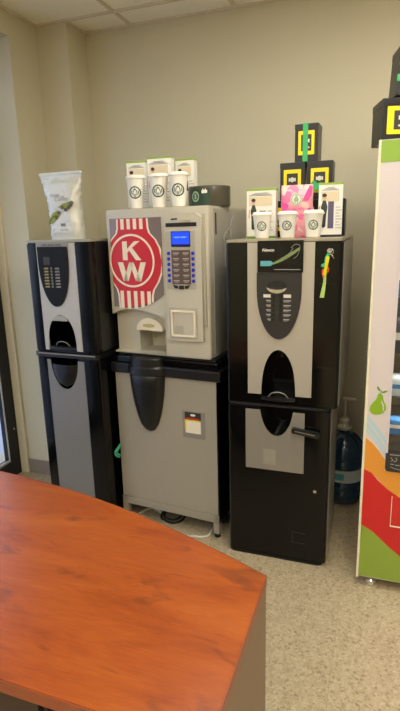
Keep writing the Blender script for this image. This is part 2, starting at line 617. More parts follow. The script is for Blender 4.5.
# ------------------------------------------------------------------ room shell
YB, ZC, XL = 3.1185, 2.781, -2.0274
XR, YF = 2.3, -3.2
PX, PY = -1.8156, 2.905
JY, JX, JZ = 2.649, -2.2074, 2.655          # opening in the left wall
OY0 = 0.75                                    # near end of the opening

b = NB(); box(b, -2.6, XR + .1, YF - .1, YB + .1, -0.08, 0); struct('floor', b, M['floor'])
b = NB(); box(b, -2.6, XR + .1, YF - .1, YB + .1, ZC + 0.006, ZC + 0.08); struct('ceiling', b, M['ceiling'])
b = NB(); box(b, XL - 0.25, XR + .1, YB, YB + 0.1, 0, ZC + .006); struct('wall_back', b, M['wall'])
b = NB(); box(b, XR, XR + .1, YF, YB, 0, ZC + .006); struct('wall_right', b, M['wall'])
b = NB(); box(b, XL - .25, XR + .1, YF - .1, YF, 0, ZC + .006); struct('wall_front', b, M['wall'])
b = NB()
box(b, XL - .25, XL, JY, YB, 0, ZC + .006)
box(b, XL - .25, XL, YF, OY0, 0, ZC + .006)
box(b, XL - .25, XL, OY0, JY, JZ, ZC + .006)
struct('wall_left', b, M['wall'])
b = NB(); box(b, XL, PX, PY, YB, 0, ZC + .006); struct('wall_pilaster', b, M['wall'])
# baseboards
b = NB(); box(b, PX, XR, YB - .008, YB, 0, .10, .002); struct('baseboard_back', b, M['base'])
b = NB()
box(b, XL - .19, XL + .008, JY - .008, JY, 0, .10, .002)
box(b, XL, XL + .008, JY, PY, 0, .10, .002)
box(b, XL, PX + .008, PY - .008, PY, 0, .10, .002)
box(b, PX, PX + .008, PY, YB - .008, 0, .10, .002)
struct('baseboard_left', b, M['base'])
b = NB(); box(b, XL, XL + .008, YF, OY0, 0, .10, .002); struct('baseboard_front', b, M['base'])
b = NB(); box(b, XR - .008, XR, YF, YB - .01, 0, .10, .002); struct('baseboard_right', b, M['base'])

# suspended ceiling grid
gx = []
x = -1.502
while x > XL: x -= .6453
x += .6453
while x < XR:
    gx.append(x); x += .6453
b = NB()
for x in gx:
    box(b, x - .009, x + .009, YF, YB, ZC - .004, ZC + .006)
y = YB - .2179
while y > YF:
    box(b, XL if y < PY else PX, XR, y - .009, y + .009, ZC - .0045, ZC + .006)
    y -= 1.2906
box(b, PX, XR, YB - .014, YB, ZC - .005, ZC + .006)
box(b, XL, XL + .014, YF, PY, ZC - .005, ZC + .006)
box(b, XL, PX, PY - .014, PY, ZC - .005, ZC + .006)
box(b, PX, PX + .014, PY, YB, ZC - .005, ZC + .006)
struct('trim_1', b, M['grid'])

# glazed door in the left wall
DX = -2.268
d = bpy.data.objects.new('door_1', None); COL.objects.link(d); d['kind'] = 'structure'
b = NB(); box(b, DX - .04, DX, JY - .12, JY, 0, JZ)
box(b, DX - .04, DX, OY0, OY0 + .12, 0, JZ)
box(b, DX - .04, DX, OY0 + .12, JY - .12, 0, .125)
box(b, DX - .04, DX, OY0 + .12, JY - .12, JZ - .1, JZ)
box(b, DX - .04, DX, OY0 + .12, JY - .12, 2.10, 2.16)
box(b, DX - .04, DX, 1.64, 1.72, .125, 2.1)
f = obj('door_frame', b, M['dark_alu'], d)
b = NB(); box(b, DX, DX + .008, OY0 + .12, JY - .122, .12, .135); box(b, DX, DX + .006, JY - .128, JY - .12, .12, 2.1)
obj('glazing_bead', b, M['silver'], d)
b = NB(); box(b, DX - .024, DX - .016, OY0 + .12, JY - .12, .125, JZ - .1)
obj('glass_pane', b, M['glass'], d)
b = NB(); lathe(b, [(0, 0), (.008, 0), (.008, .006), (0, .008)], 0, 0, 12)
for v in b.verts: v.co = Vector((DX + v.co.z, JY - .055 + v.co.x, .33 + v.co.y))
obj('screw_cap', b, M['chrome'], d)
b = NB(); box(b, DX, JX, JY - .02, JY, 0, JZ, .003); struct('trim_2', b, M['cream'])
b = NB(); box(b, XL - .25, DX - .04, OY0, JY, -.001, .012, .003); struct('trim_3', b, M['silver_dark'])
b = NB(); box(b, -9, -2.6, -6, 8, -.12, -.02); struct('ground', b, M['exterior'])

# unseen ceiling lights; long ones added for front light, strip narrowed for the wall
def ceiling_light(cx, cy, label, w=.3, l=.6):
    t = thing('ceiling_light', label, 'lamp', (cx, cy, ZC - .012), 0, 'recessed ceiling lights')
    b = NB()
    box(b, -w, w, -l, -l + .03, 0, .012, .002); box(b, -w, w, l - .03, l, 0, .012, .002)
    box(b, -w, -w + .03, -l + .03, l - .03, 0, .012, .002); box(b, w - .03, w, -l + .03, l - .03, 0, .012, .002)
    obj('frame', b, M['grid'], t)
    b = NB(); box(b, -w + .03, w - .03, -l + .03, l - .03, .003, .010); obj('diffuser', b, M['lamp'], t)
    return t
for cx, cy, lb, lw_, ln in ((-.2115, 1.933, 'narrow ceiling light strip between desk and coffee machines', .62, .155),
                   (.434, .30, 'added long ceiling light close to the camera', .3, .6),
                   (1.403, 1.933, 'square recessed ceiling light by the right wall', .3, .3),
                   (-.534, -1.615, 'added long ceiling light behind the camera, for the machine fronts', .3, .6), (-1.502, -1.615, 'added long ceiling light in the rear left of the room, for the machine fronts', .3, .6)):
    ceiling_light(cx, cy, lb, lw_, ln)

# ------------------------------------------------------------------ desk
t = thing('desk', 'cherry wood office desk with a bowed far edge in the foreground', 'desk', (0, 0, 0))
cy, cxm = None, None
def far_y(x):          # bowed far edge fitted through the photographed points
    return 1.372 - 0.2555 * ((x + 1.50) / 1.27) ** 2 * 1.14
pts = [(-.230, .625)]
N = 24
xs = [-.230 - i * (2.54 / N) for i in range(N + 1)]
pts += [(x, far_y(x)) for x in xs]
pts += [(-2.77 + .0, .64)]
# keep the desk inside the room
pts = [(x, y) for x, y in pts if x > -1.9]
pts.append((-1.9, far_y(-1.9))); pts.append((-1.9, .64))
b = NB(); prism_z(b, pts, .722, .75, .0015); top = obj('desktop', b, M['wood'], t)
b = NB()
out = [(x, y) for x, y in pts]
def strip(bm, P, off, z0, z1):
    for (x0, y0), (x1, y1) in zip(P, P[1:]):
        dx, dy = x1 - x0, y1 - y0
        L = math.hypot(dx, dy); nx, ny = dy / L * off, -dx / L * off
        v = [bm.verts.new(c) for c in ((x0, y0, z0), (x1, y1, z0), (x1 + nx, y1 + ny, z0), (x0 + nx, y0 + ny, z0), (x0, y0, z1), (x1, y1, z1), (x1 + nx, y1 + ny, z1), (x0 + nx, y0 + ny, z1))]
        for q in ((0, 1, 2, 3), (7, 6, 5, 4), (0, 4, 5, 1), (1, 5, 6, 2), (2, 6, 7, 3), (3, 7, 4, 0)):
            bm.faces.new([v[i] for i in q])
strip(b, pts, .0016, .7215, .7495)
strip(b, [pts[-1], pts[0]], .0016, .7215, .7495)
bmesh.ops.recalc_face_normals(b, faces=b.faces)
obj('edge_banding', b, M['edge_band'], t)
b = NB(); box(b, -.262, -.234, .66, 1.10, 0, .7215, .001); obj('side_panel', b, M['desk_side'], t)
b = NB(); box(b, -1.86, -.263, 1.02, 1.04, .12, .7215); obj('modesty_panel', b, M['desk_side'], t)
b = NB(); box(b, -1.16, -.58, .665, 1.019, 0.02, .7215); obj('pedestal', b, M['desk_dark'], t)
for k, (z0, z1) in enumerate(((.50, .70), (.27, .49), (.04, .26))):
    b = NB(); box(b, -1.15, -.59, .652, .665, z0, z1, .002)
    dr = obj('drawer', b, M['desk_dark'], t)
    b = NB(); tube(b, [(-.93, .65, z1 - .05), (-.93, .63, z1 - .05), (-.81, .63, z1 - .05), (-.81, .65, z1 - .05)], .005)
    obj('handle', b, M['chrome'], dr, True)
b = NB(); box(b, -1.88, -1.852, .66, 1.2, 0, .7215, .001); obj('side_panel', b, M['desk_side'], t)

# ------------------------------------------------------------------ left and right coffee machines
def plan(w, d, rf, n=6):
    """floor plan with rounded front corners"""
    o = [(0, d), (0, rf)]
    o = [(0, d)]
    o += [(rf - rf * math.cos(PI / 2 * i / n), rf - rf * math.sin(PI / 2 * i / n)) for i in range(n + 1)]
    o += [(w - rf + rf * math.sin(PI / 2 * i / n), rf - rf * math.cos(PI / 2 * i / n)) for i in range(n + 1)]
    o += [(w, d)]
    return o


def oval_keypad(cx, rx, ztop, zbot, n=18):
    """bullet shape pointing down"""
    p = [(cx - rx, ztop)]
    for i in range(n + 1):
        a = PI + PI * i / n
        p.append((cx + rx * math.cos(a), ztop - .25 * (ztop - zbot) + .75 * (ztop - zbot) * math.sin(a)))
    p.append((cx + rx, ztop))
    return p


def make_machine(P, name_label, x, y, rz, w, dep, zb, zt, sil, bay, kp, disp):
    t = thing_abs('coffee_machine', name_label, 'coffee machine', x, y, zb, rz)
    b = NB()
    prism_z(b, plan(w, dep, .016), zb + .001, zt - .012, .006)
    body = obj('body', b, M['black'], t, True, auto=25)
    bcx, brx, bz = bay
    arch = [(bcx - brx, zb - .02)] + [(bcx - brx * math.cos(PI * i / 20), zb + .03 + (bz - zb - .03) * math.sin(PI * i / 20) ** .8) for i in range(21)] + [(bcx + brx, zb - .02)]
    c = NB(); prism(c, [(q[0], max(q[1], zb + .028)) for q in arch[1:-1]], -.05, .14)
    cut(body, c)
    # top lid
    b = NB(); prism_z(b, plan(w, dep, .014), zt - .012, zt, .003); obj('lid', b, M['side_grey'], t, True, auto=25)
    # side skins
    for xx in (w, -.0025):
        b = NB(); box(b, xx, xx + .0025, .030, dep - .002, zb + .01, zt - .014, .0008); obj('side_panel', b, M['side_grey'] if xx > .45 else M['black_satin'], t)
    # silver front panel with an arch cut for the bay
    s0, s1, sz0 = sil
    b = NB()
    zz1 = zt - .014
    A = [(bcx - brx * math.cos(PI * i / 20), max(sz0, zb + .03 + (bz - zb - .03) * math.sin(PI * i / 20) ** .8)) for i in range(21)]
    A = [a for a in A]
    poly = [(s0, sz0)] + [(A[0][0], sz0)] + A[1:-1] + [(A[-1][0], sz0)] + [(s1, sz0), (s1, zz1), (s0, zz1)]
    prism(b, poly, -.004, .004)
    obj('front_panel', b, M['silver'], t, label='silver front panel')
    # keypad
    kcx, krx, k1, k0 = kp
    b = NB(); prism(b, oval_keypad(kcx, krx, k1, k0), -.011, -.003, .003)
    pad = obj('keypad', b, M['keypad'], t)
    # cup shelf in the bay
    b = NB(); prism_z(b, [(bcx - brx, .02)] + [(bcx - brx * math.cos(PI * i / 14), .0 - .018 * math.sin(PI * i / 14)) for i in range(15)] + [(bcx + brx, .02)], zb + .022, zb + .034, .002)
    obj('cup_shelf', b, M['black_satin'], t, label='dark cup shelf with chrome rim')
    b = NB(); tube(b, [(bcx - .045, .0, zb + .036), (bcx - .03, -.006, zb + .056), (bcx, -.008, zb + .064), (bcx + .03, -.006, zb + .056), (bcx + .045, .0, zb + .036)], .0022)
    obj('cup_guard', b, M['silver_dark'], t, True)
    b = NB(); lathe(b, [(0, bz - .05), (.012, bz - .05), (.016, bz - .01), (.016, bz + .01), (0, bz + .01)], bcx, .08, 16)
    obj('spout', b, M['black_satin'], t, True)
    return t, body, pad


# right machine ------------------------------------------------------
RX, RY, RW, RD = -.658, 2.2016, .5015, .64
t, body, pad = make_machine(None, 'black and silver coffee machine on the right-hand black cabinet under the stacked boxes', RX, RY, 0, RW, RD, .797, 1.537,
                       (.10, .388, .845), (.24, .078, 1.056), (.240, .097, 1.398, 1.106), None)
RM = t
# display block
b = NB(); prism(b, rrect(.147, .342, 1.399, 1.531, .004), -.014, -.003, .002); dsp = obj('display', b, M['black'], t)
b = NB(); text_bm(b, 'Newco', .193, 1.492, .022, -.0145, bold=.0006, fit=.052, shear=.2); obj('lettering', b, M['label_white'], dsp)
b = NB(); prism(b, [(.160, 1.425), (.160, 1.447), (.205, 1.447), (.216, 1.437), (.205, 1.425)], -.0148, -.0140); obj('print_band', b, M['teal'], dsp)
b = NB(); n = 14
up_ = [(.205 + .12 * i / n, 1.436 + .012 * (i / n) + .055 * (i / n) ** 1.6 + .007 * math.sin(PI * i / n)) for i in range(n + 1)]
dn_ = [(.205 + .12 * i / n, 1.430 + .055 * (i / n) ** 1.6 + .006 * (i / n)) for i in range(n, -1, -1)]
prism(b, up_ + dn_, -.0146, -.0140); obj('print_swoosh', b, M['swoosh_green'], dsp)
b = NB(); tube(b, [(.29, -.0145, 1.50), (.31, -.0145, 1.515), (.328, -.0145, 1.505), (.318, -.0145, 1.47), (.30, -.0145, 1.455)], .0008)
tube(b, [(.25, -.0145, 1.455), (.28, -.0145, 1.475), (.30, -.0145, 1.50)], .0008)
obj('print_line', b, M['print_grey'], dsp)
b = NB(); box(b, .22, .33, -.0148, -.0140, 1.409, 1.412); obj('print_underline', b, M['print_grey'], dsp)
# coin slot with chrome lever
b = NB(); prism(b, ellipse(.233, 1.338, .043, .024, 24, 0, PI) , -.020, -.010, .002); obj('coin_hood', b, M['black_satin'], pad)
b = NB(); prism(b, [(.188, 1.335), (.210, 1.327), (.233, 1.325), (.256, 1.327), (.278, 1.335), (.268, 1.320), (.252, 1.312), (.233, 1.309), (.214, 1.312), (.198, 1.320)], -.024, -.010, .003); obj('coin_lever', b, M['chrome'], pad)
for r_ in range(6):
    z = 1.297 - r_ * .0205
    for s_ in (-1, 1):
        cx = .233 + s_ * .016
        b = NB(); ring_prism(b, cx, z, .0052, .0078, -.0135, -.0105, 16)
        box(b, cx - .0035, cx + .0035, -.0130, -.0105, z - .0035, z + .0035)
        obj('button', b, M['black_satin'], pad)
        b = NB(); l0 = cx + s_ * .012
        l1 = cx + s_ * (.044 if r_ < 5 else .038)
        a0, a1 = min(l0, l1), max(l0, l1)
        if r_ == 0:
            box(b, a0, a1, -.0118, -.0108, z - .007, z + .007)
        else:
            box(b, a0 if s_ > 0 else a0 + .012, a1 if s_ < 0 else a1, -.0118, -.0108, z - .0022, z + .0030)
            box(b, a0 if s_ > 0 else a0 + .016, a1 - (.008 if s_ > 0 else 0), -.0118, -.0108, z - .0065, z - .0046)
        obj('button_label', b, M['label_white'] if r_ == 0 else M['print_grey'], pad)
# door lock cylinder
b = NB(); lathe(b, [(0, 0), (.011, 0), (.010, .010), (0, .010)], 0, 0, 20)
for v in b.verts: v.co = Vector((.447 + v.co.x, -.001 - v.co.z + .004, 1.486 + v.co.y))
obj('lock', b, M['chrome'], t, True)
b = NB(); box(b, .405, .475, -.0012, .0005, 1.349, 1.352); obj('door_seam', b, M['black_satin'], t)
b = NB(); box(b, .405, .475, -.0012, .0005, .985, .988); obj('door_seam', b, M['black_satin'], t)

# right cabinet
t = thing('machine_cabinet', 'gloss black base cabinet with a grey front patch and bar handle, right of the three', 'cabinet', (RX, RY, 0), 0)
CDp = .40
b = NB(); prism_z(b, plan(RW - .028, CDp, .018), .012, .786, .006)
cab = obj('body', b, M['black'], t, True, auto=25)
bcx, brx = .233, .077
c = NB(); prism(c, [(bcx + brx * math.cos(PI + PI * i / 20), .80 + .155 * math.sin(PI + PI * i / 20)) for i in range(21)] , -.05, .10)
cut(cab, c)
b = NB(); prism_z(b, plan(RW - .032, CDp - .01, .028), .786, .797); obj('top_gasket', b, M['black_matte'], t)
b = NB(); prism_z(b, plan(RW - .042, CDp - .03, .028), 0, .012); obj('plinth', b, M['black_matte'], t)
b = NB()
lo = [(bcx + brx * math.cos(PI + PI * i / 20), .80 + .155 * math.sin(PI + PI * i / 20)) for i in range(21)]
lo = [(x_, min(z_, .768)) for x_, z_ in lo]
prism(b, [(.088, .768), (.088, .472)] + [(.362, .472), (.362, .768)] + lo[::-1], -.003, .003)
obj('front_panel', b, M['silver_dark'], t, label='grey front patch')
b = NB(); box(b, .174, .232, -.0042, -.0030, .500, .575, .0004); obj('label_mark', b, M['silver_mark'], t)
b = NB(); prism(b, [(.308, .688), (.312, .680), (.425, .664), (.431, .668), (.432, .684), (.427, .690), (.316, .704), (.309, .700)], -.034, -.012, .004)
box(b, .316, .330, -.014, .0, .682, .698, .002); box(b, .408, .422, -.014, .0, .670, .686, .002); hd = obj('handle', b, M['black_satin'], t, True)
b = NB(); prism(b, [(.322, .690), (.412, .678), (.413, .6815), (.323, .6935)], -.0352, -.0335); obj('handle_inlay', b, M['silver_dark'], hd)
b = NB(); lathe(b, [(0, 0), (.009, 0), (.008, .004), (0, .004)], 0, 0, 20)
for v in b.verts: v.co = Vector((.416 + v.co.x, -v.co.z, .391 + v.co.y))
obj('lock', b, M['chrome'], t, True)
b = NB(); box(b, .312, .376, -.004, .0, .158, .164, .001); box(b, .312, .376, -.004, .0, .104, .109, .001); box(b, .312, .318, -.003, .0, .109, .158)
obj('vent_cover', b, M['black_satin'], t)
b = NB(); box(b, RW - .028, RW - .026, .045, CDp - .01, .02, .78, .0005); obj('side_panel', b, M['side_grey'], t)

# left machine -------------------------------------------------------
LX, LY, LA, LW, LD = -1.760, 2.263, -.0439, .4013, .50
t, body, pad = make_machine(None, 'narrow black and silver coffee machine on the left cabinet, a white bag on top', LX, LY, LA, LW, LD, .966, 1.553,
                       (.070, .306, .98), (.182, .088, 1.170), (.172, .092, 1.52, 1.214), None)
pad.data.materials[0] = M['keypad_black']
b = NB(); prism(b, rrect(.078, .268, 1.512, 1.545, .003), -.009, -.003, .001); hd = obj('clear_header', b, M['silver_dark'], t)
b = NB(); text_bm(b, 'CAFE SELECTION', .169, 1.528, .012, -.0098, fit=.12); bpy_m = obj('lettering', b, M['print_dark'], hd)
for r_ in range(7):
    z = 1.412 - r_ * .0155
    for s_, xa in ((-1, .128), (0, .160), (1, .196)):
        b = NB()
        if s_ == 0:
            ring_prism(b, xa, z, .0035, .0056, -.0135, -.0105, 12)
            obj('button', b, M['silver_dark'], pad)
        else:
            box(b, xa - .016, xa + .012, -.0118, -.0108, z - .004, z - .001); box(b, xa - .012, xa + .012, -.0118, -.0108, z + .001, z + .003)
            obj('button_label', b, M['print_yellow'] if s_ < 0 else M['print_grey'], pad)
b = NB(); prism(b, rrect(.115, .155, 1.43, 1.47, .003), -.0125, -.0105); obj('menu_card', b, M['print_dark'], pad)
b = NB(); prism(b, ellipse(.182, 1.140, .045, .028, 20, 0, PI), -.012, -.003, .002); obj('bay_hood', b, M['print_grey'], t)

t = thing('machine_cabinet', 'tall narrow black cabinet with a grey front strip, left of the three', 'cabinet', (LX, LY, 0), LA)
b = NB(); prism_z(b, plan(LW, LD, .016), .012, .940, .004); cab = obj('body', b, M['black'], t, True, auto=25)
bcx, brx = .180, .087
lo = [(bcx + brx * math.cos(PI + PI * i / 20), .93 + .165 * math.sin(PI + PI * i / 20)) for i in range(21)]
c = NB(); prism(c, [(x_, z_ + .012 if i in (0, 20) else z_) for i, (x_, z_) in enumerate(lo)], -.05, .08); cut(cab, c)
b = NB(); prism_z(b, [(-.002, LD), (-.002, .0), (.02, -.008), (LW - .02, -.008), (LW, .0), (LW, LD)], .940, .966, .002); obj('top_shelf', b, M['black_satin'], t)
b = NB(); box(b, .02, LW - .02, -.0095, -.0078, .957, .963); obj('shelf_trim', b, M['silver_dark'], t)
b = NB(); prism_z(b, plan(LW - .02, LD - .03, .02), 0, .012); obj('plinth', b, M['black_matte'], t)
b = NB()
lo2 = [(x_, min(z_, .925)) for x_, z_ in lo]
prism(b, [(.070, .925), (.070, .10), (.306, .10), (.306, .925)] + lo2[::-1], -.003, .003); obj('front_panel', b, M['silver_low'], t, label='grey front strip')
b = NB(); lathe(b, [(.078, .905), (.078, .88), (.07, .84), (.05, .80), (.0, .775)], bcx, .004, 20, 1, .35, PI, 2 * PI)
obj('drip_cup', b, M['black_satin'], t, True)
b = NB(); box(b, LW, LW + .002, .2, .23, .50, .51); obj('screw', b, M['chrome'], t)

# ------------------------------------------------------------------ middle brewer
MX, MY, MA = -1.3275, 2.3437, -.0984
MW, MD = .566, .50
zb, zt = .966, 1.691
t = thing_abs('brewing_machine', 'champagne grey brewing machine with a red round KW sign and blue screen', 'coffee machine', MX, MY, zb, MA)
b = NB(); prism_z(b, plan(MW, MD, .016), zb, zt, .006)
body = obj('body', b, M['champagne'], t, True, auto=25)
# dispensing niche, carved
arc = [(-.05, 1.150)] + [(-.01 + .33 * i / 16, 1.160 + .040 * math.sin(PI * (i / 16) ** .8)) for i in range(17)]
c = NB(); prism(c, [(.322, zb + .006), (-.05, zb + .006)] + arc + [(.322, 1.150)], -.05, .055); cut(body, c)
c = NB(); prism(c, [(.135, zb + .008), (.308, zb + .008), (.308, 1.090), (.135, 1.098)], .03, .18); cut(body, c)
b = NB(); prism(b, ellipse(.208, 1.087, .077, .064, 24, 0, PI), .030, .058, .006); noz = obj('nozzle_cover', b, M['cream_print'], t, label='cream domed nozzle cover')
b = NB(); prism(b, ellipse(.205, 1.112, .036, .010, 20), .0290, .0302); obj('sticker', b, M['print_yellow'], noz)
b = NB(); lathe(b, [(0, 1.06), (.006, 1.06), (.010, 1.09), (0, 1.09)], .20, .10, 12); obj('spout', b, M['champagne_dark'], t, True)
b = NB(); lathe(b, [(0, 0), (.003, 0), (.003, .002), (0, .002)], 0, 0, 10)
for v in b.verts: v.co = Vector((.158 + v.co.x, .178 - v.co.z, 1.02 + v.co.y))
obj('screw', b, M['print_dark'], t)
# sign window
b = NB()
win = [(.028, 1.212)] + [(.028 + .292 * i / 14, 1.212 - .012 * math.sin(PI * .75 * i / 14) + .075 * (i / 14) ** 3) for i in range(1, 15)] + [(.320, 1.648), (.028, 1.648)]
prism(b, win, -.004, .004, .002)
sg = obj('sign_window', b, M['window_film'], t)


def clip(poly, f):
    """Sutherland-Hodgman against keep(p)>0"""
    out = []
    n = len(poly)
    for i in range(n):
        a, c_ = poly[i], poly[(i + 1) % n]
        fa, fc = f(a), f(c_)
        if fa >= 0: out.append(a)
        if (fa >= 0) != (fc >= 0):
            s = fa / (fa - fc)
            out.append((a[0] + (c_[0] - a[0]) * s, a[1] + (c_[1] - a[1]) * s))
    return out


def in_window(poly):
    poly = clip(poly, lambda p: p[0] - .031)
    poly = clip(poly, lambda p: .317 - p[0])
    poly = clip(poly, lambda p: 1.645 - p[1])
    poly = clip(poly, lambda p: p[1] - (1.202 + (.072 * max(0, (p[0] - .13) / .187) ** 2)))
    return poly


SC = .160


def barrel(e):
    # half outline of the barrel-shaped emblem: neck, shoulder, belly, foot
    hw = [(.088, 1.70), (.092, 1.60), (.100, 1.575), (.132, 1.545), (.156, 1.50), (.168, 1.44), (.160, 1.385), (.140, 1.34), (.112, 1.30), (.104, 1.27), (.100, 1.15)]
    r = [(SC + x_ + e, z_) for x_, z_ in hw]
    l = [(SC - x_ - e, z_) for x_, z_ in hw][::-1]
    return r + l
b = NB(); prism(b, in_window(barrel(0)), -.0052, -.0040); em = obj('emblem_outline', b, M['cream_print'], sg)
b = NB(); prism(b, in_window(barrel(-.010)), -.0060, -.0051); obj('emblem_field', b, M['red'], sg)
b = NB()
for x0 in (-.066, -.030, .006, .042):
    q = in_window([(SC + x0, 1.595), (SC + x0 + .019, 1.595), (SC + x0 + .019, 1.70), (SC + x0, 1.70)])
    if len(q) > 2: prism(b, q, -.0067, -.0059)
obj('emblem_stripes', b, M['cream_print'], sg)
b = NB()
for x0 in (-.090, -.050, -.010, .030, .068):
    q = in_window([(SC + x0 , 1.15), (SC + x0 + .020, 1.15), (SC + x0 + .020, 1.293 + .0 * x0), (SC + x0, 1.293)])
    if len(q) > 2: prism(b, q, -.0067, -.0059)
obj('emblem_stripes', b, M['cream_print'], sg)
KZ = 1.442
b = NB(); ring_prism(b, SC - .012, KZ, 0.0001, .134, -.0068, -.0059, 40); obj('emblem_disc', b, M['red'], sg)
b = NB(); ring_prism(b, SC - .012, KZ, .121, .131, -.0076, -.0067, 48); obj('emblem_ring', b, M['cream_print'], sg)
# K and W drawn as heavy letters
b = NB()
def L_(pts_, ox, oz, s): prism(b, [(ox + s * x_, oz + s * z_) for x_, z_ in pts_], -.0078, -.0067)
kx, kz, ks = SC - .062, KZ + .004, .092
L_([(0, 0), (.30, 0), (.30, 1), (0, 1)], kx, kz, ks)
L_([(.30, .38), (.42, .52), (.82, 0), (1.16, 0), (.62, .66), (1.10, 1), (.76, 1), (.30, .60)], kx, kz, ks)
wx, wz, ws = SC - .094, KZ - .100, .094
L_([(.30, 0), (.62, 0), (.33, 1), (0, 1)], wx, wz, ws)
L_([(.30, 0), (.62, 0), (.98, 1), (.72, 1)], wx, wz, ws)
L_([(1.08, 0), (1.40, 0), (.98, 1), (.72, 1)], wx, wz, ws)
L_([(1.08, 0), (1.40, 0), (1.74, 1), (1.41, 1)], wx, wz, ws)
obj('lettering', b, M['cream_print'], sg)
# control console, proud of the front
b = NB()
con = [(.336, 1.062)] + [(.336 + .192 * i / 10, 1.062 + .0 - .006 * math.sin(PI * i / 10)) for i in range(1, 11)] + [(.530, 1.640), (.505, 1.660), (.43, 1.668), (.365, 1.660), (.342, 1.640)]
prism(b, con, -.030, .002, .007)
cs = obj('console', b, M['champagne'], t, True)
b = NB(); prism(b, rrect(.345, .500, 1.310, 1.580, .006), -.0312, -.0298); obj('keypad_plate', b, M['champagne_dark'], cs)
b = NB(); box(b, .349, .509, -.0325, -.029, 1.600, 1.618, .001); obj('card_slot', b, M['black_satin'], cs)
b = NB(); prism(b, [(.378, 1.630), (.412, 1.632), (.410, 1.639), (.380, 1.638)], -.032, -.029); obj('badge', b, M['print_dark'], cs)
b = NB(); prism(b, [(.422, 1.618), (.480, 1.620), (.474, 1.630), (.428, 1.628)], -.0335, -.029, .001); obj('badge', b, M['chrome'], cs)
b = NB(); prism(b, rrect(.376, .476, 1.508, 1.580, .003), -.0335, -.030, .0008); sc = obj('screen', b, M['lcd_dark'], cs)
b = NB(); box(b, .380, .472, -.0342, -.0334, 1.521, 1.576); obj('lit_area', b, M['lcd'], sc)
b = NB(); text_bm(b, '* SELECT DRINK *', .426, 1.552, .010, -.0346, fit=.07); obj('lettering', b, M['lcd_text'], sc)
b = NB(); box(b, .374, .474, -.0325, -.030, 1.334, 1.494, .001); cdp = obj('selection_card', b, M['keypad_brown'], cs)
for r_ in range(6):
    z = 1.479 - r_ * .0258
    for s_ in (-1, 1):
        cx = .424 + s_ * .064
        b = NB(); prism(b, [(cx + s_ * .009, z), (cx + s_ * .003, z + .0085), (cx - s_ * .007, z + .0070), (cx - s_ * .007, z - .0070), (cx + s_ * .003, z - .0085)], -.0360, -.0300, .001); obj('select_button', b, M['blue_button'], cs)
        b = NB(); cx2 = .424 + s_ * .026
        box(b, cx2 - .016, cx2 + .016, -.0330, -.0324, z - .002, z + .004); box(b, cx2 - .012, cx2 + .010, -.0330, -.0324, z - .008, z - .005); obj('drink_name', b, M['print_grey'], cdp)
for x0, q in ((.376, [(0, .014), (.028, .008), (.028, -.004), (.012, -.004)]), (.410, [(0, .010), (.026, .010), (.026, -.008), (0, -.008)]), (.441, [(0, .008), (.028, .014), (.016, -.004), (0, -.004)])):
    b = NB(); prism(b, [(x0 + a, 1.318 + c_) for a, c_ in q], -.0345, -.030, .0006); obj('menu_button', b, M['black_satin'], cs)
# cup flap
b = NB(); prism(b, rrect(.350, .502, 1.070, 1.222, .006), -.0312, -.0298); obj('flap_plate', b, M['champagne_dark'], cs)
b = NB()
box(b, .362, .370, -.040, -.030, 1.082, 1.208, .001); box(b, .484, .492, -.040, -.030, 1.082, 1.208, .001)
box(b, .370, .484, -.040, -.030, 1.200, 1.208, .001); box(b, .370, .484, -.042, -.030, 1.080, 1.089, .001)
fr = obj('flap_frame', b, M['cream_print'], cs)
b = NB(); box(b, .372, .482, -.0335, -.030, 1.091, 1.199, .001); obj('flap', b, M['champagne'], cs)
b = NB(); box(b, .380, .425, -.036, -.0334, 1.096, 1.135, .003); obj('coin_cup', b, M['champagne_dark'], cs)
for o_ in [cs] + list(cs.children):
    for v_ in o_.data.vertices: v_.co.x += .009; v_.co.y += .006
b = NB(); box(b, .538, .552, -.010, .004, 1.13, 1.655, .003); obj('door_edge', b, M['champagne_dark'], t)
# machine side: rear panel seam, vent slot
b = NB(); box(b, MW, MW + .002, .055, MD - .005, zb + .02, zt - .012); obj('side_panel', b, M['silver'], t)
b = NB(); box(b, MW + .0015, MW + .004, .075, .088, 1.56, 1.66); obj('vent_slot', b, M['print_dark'], t)
b = NB(); tube(b, [(MW + .006, .30, 1.645), (MW + .012, .26, 1.625), (MW + .010, .235, 1.585), (MW + .012, .19, 1.57), (MW + .008, .16, 1.545), (MW + .012, .17, 1.50), (MW + .008, .18, 1.40)], .0022)
tube(b, [(MW + .006, .16, 1.545), (MW + .012, .20, 1.53), (MW + .010, .24, 1.50), (MW + .012, .25, 1.54), (MW + .006, .26, 1.60)], .0020)
obj('side_wire', b, M['print_grey'], t, True)

# middle cabinet -----------------------------------------------------
t = thing('machine_cabinet', 'light grey base cabinet on open feet with a black waste chute, in the middle', 'cabinet', (MX, MY, 0), MA)
b = NB(); box(b, .003, .592, .012, .48, .125, .860, .002)
obj('body', b, M['black_satin'], t)
b = NB(); box(b, .003, .590, -.004, .012, .130, .858, .0025); dr = obj('door', b, M['silver_mid'], t, label='flat light grey door')
b = NB(); box(b, .400, .528, -.0052, -.0036, .545, .690, .0004); st = obj('label_backing', b, M['silver_dark'], dr)
b = NB(); box(b, .417, .503, -.0066, -.0050, .572, .682, .0003); lb = obj('notice_label', b, M['cream_print'], dr, label='white label with black heading and yellow edge')
b = NB(); box(b, .415, .505, -.0075, -.0064, .645, .685); obj('heading_band', b, M['print_dark'], lb)
b = NB(); prism(b, ellipse(.461, .671, .015, .006, 16), -.0084, -.0074); obj('heading_badge', b, M['label_white'], lb)
b = NB(); box(b, .421, .499, -.0082, -.0074, .649, .655); obj('heading_line', b, M['vend_red'], lb)
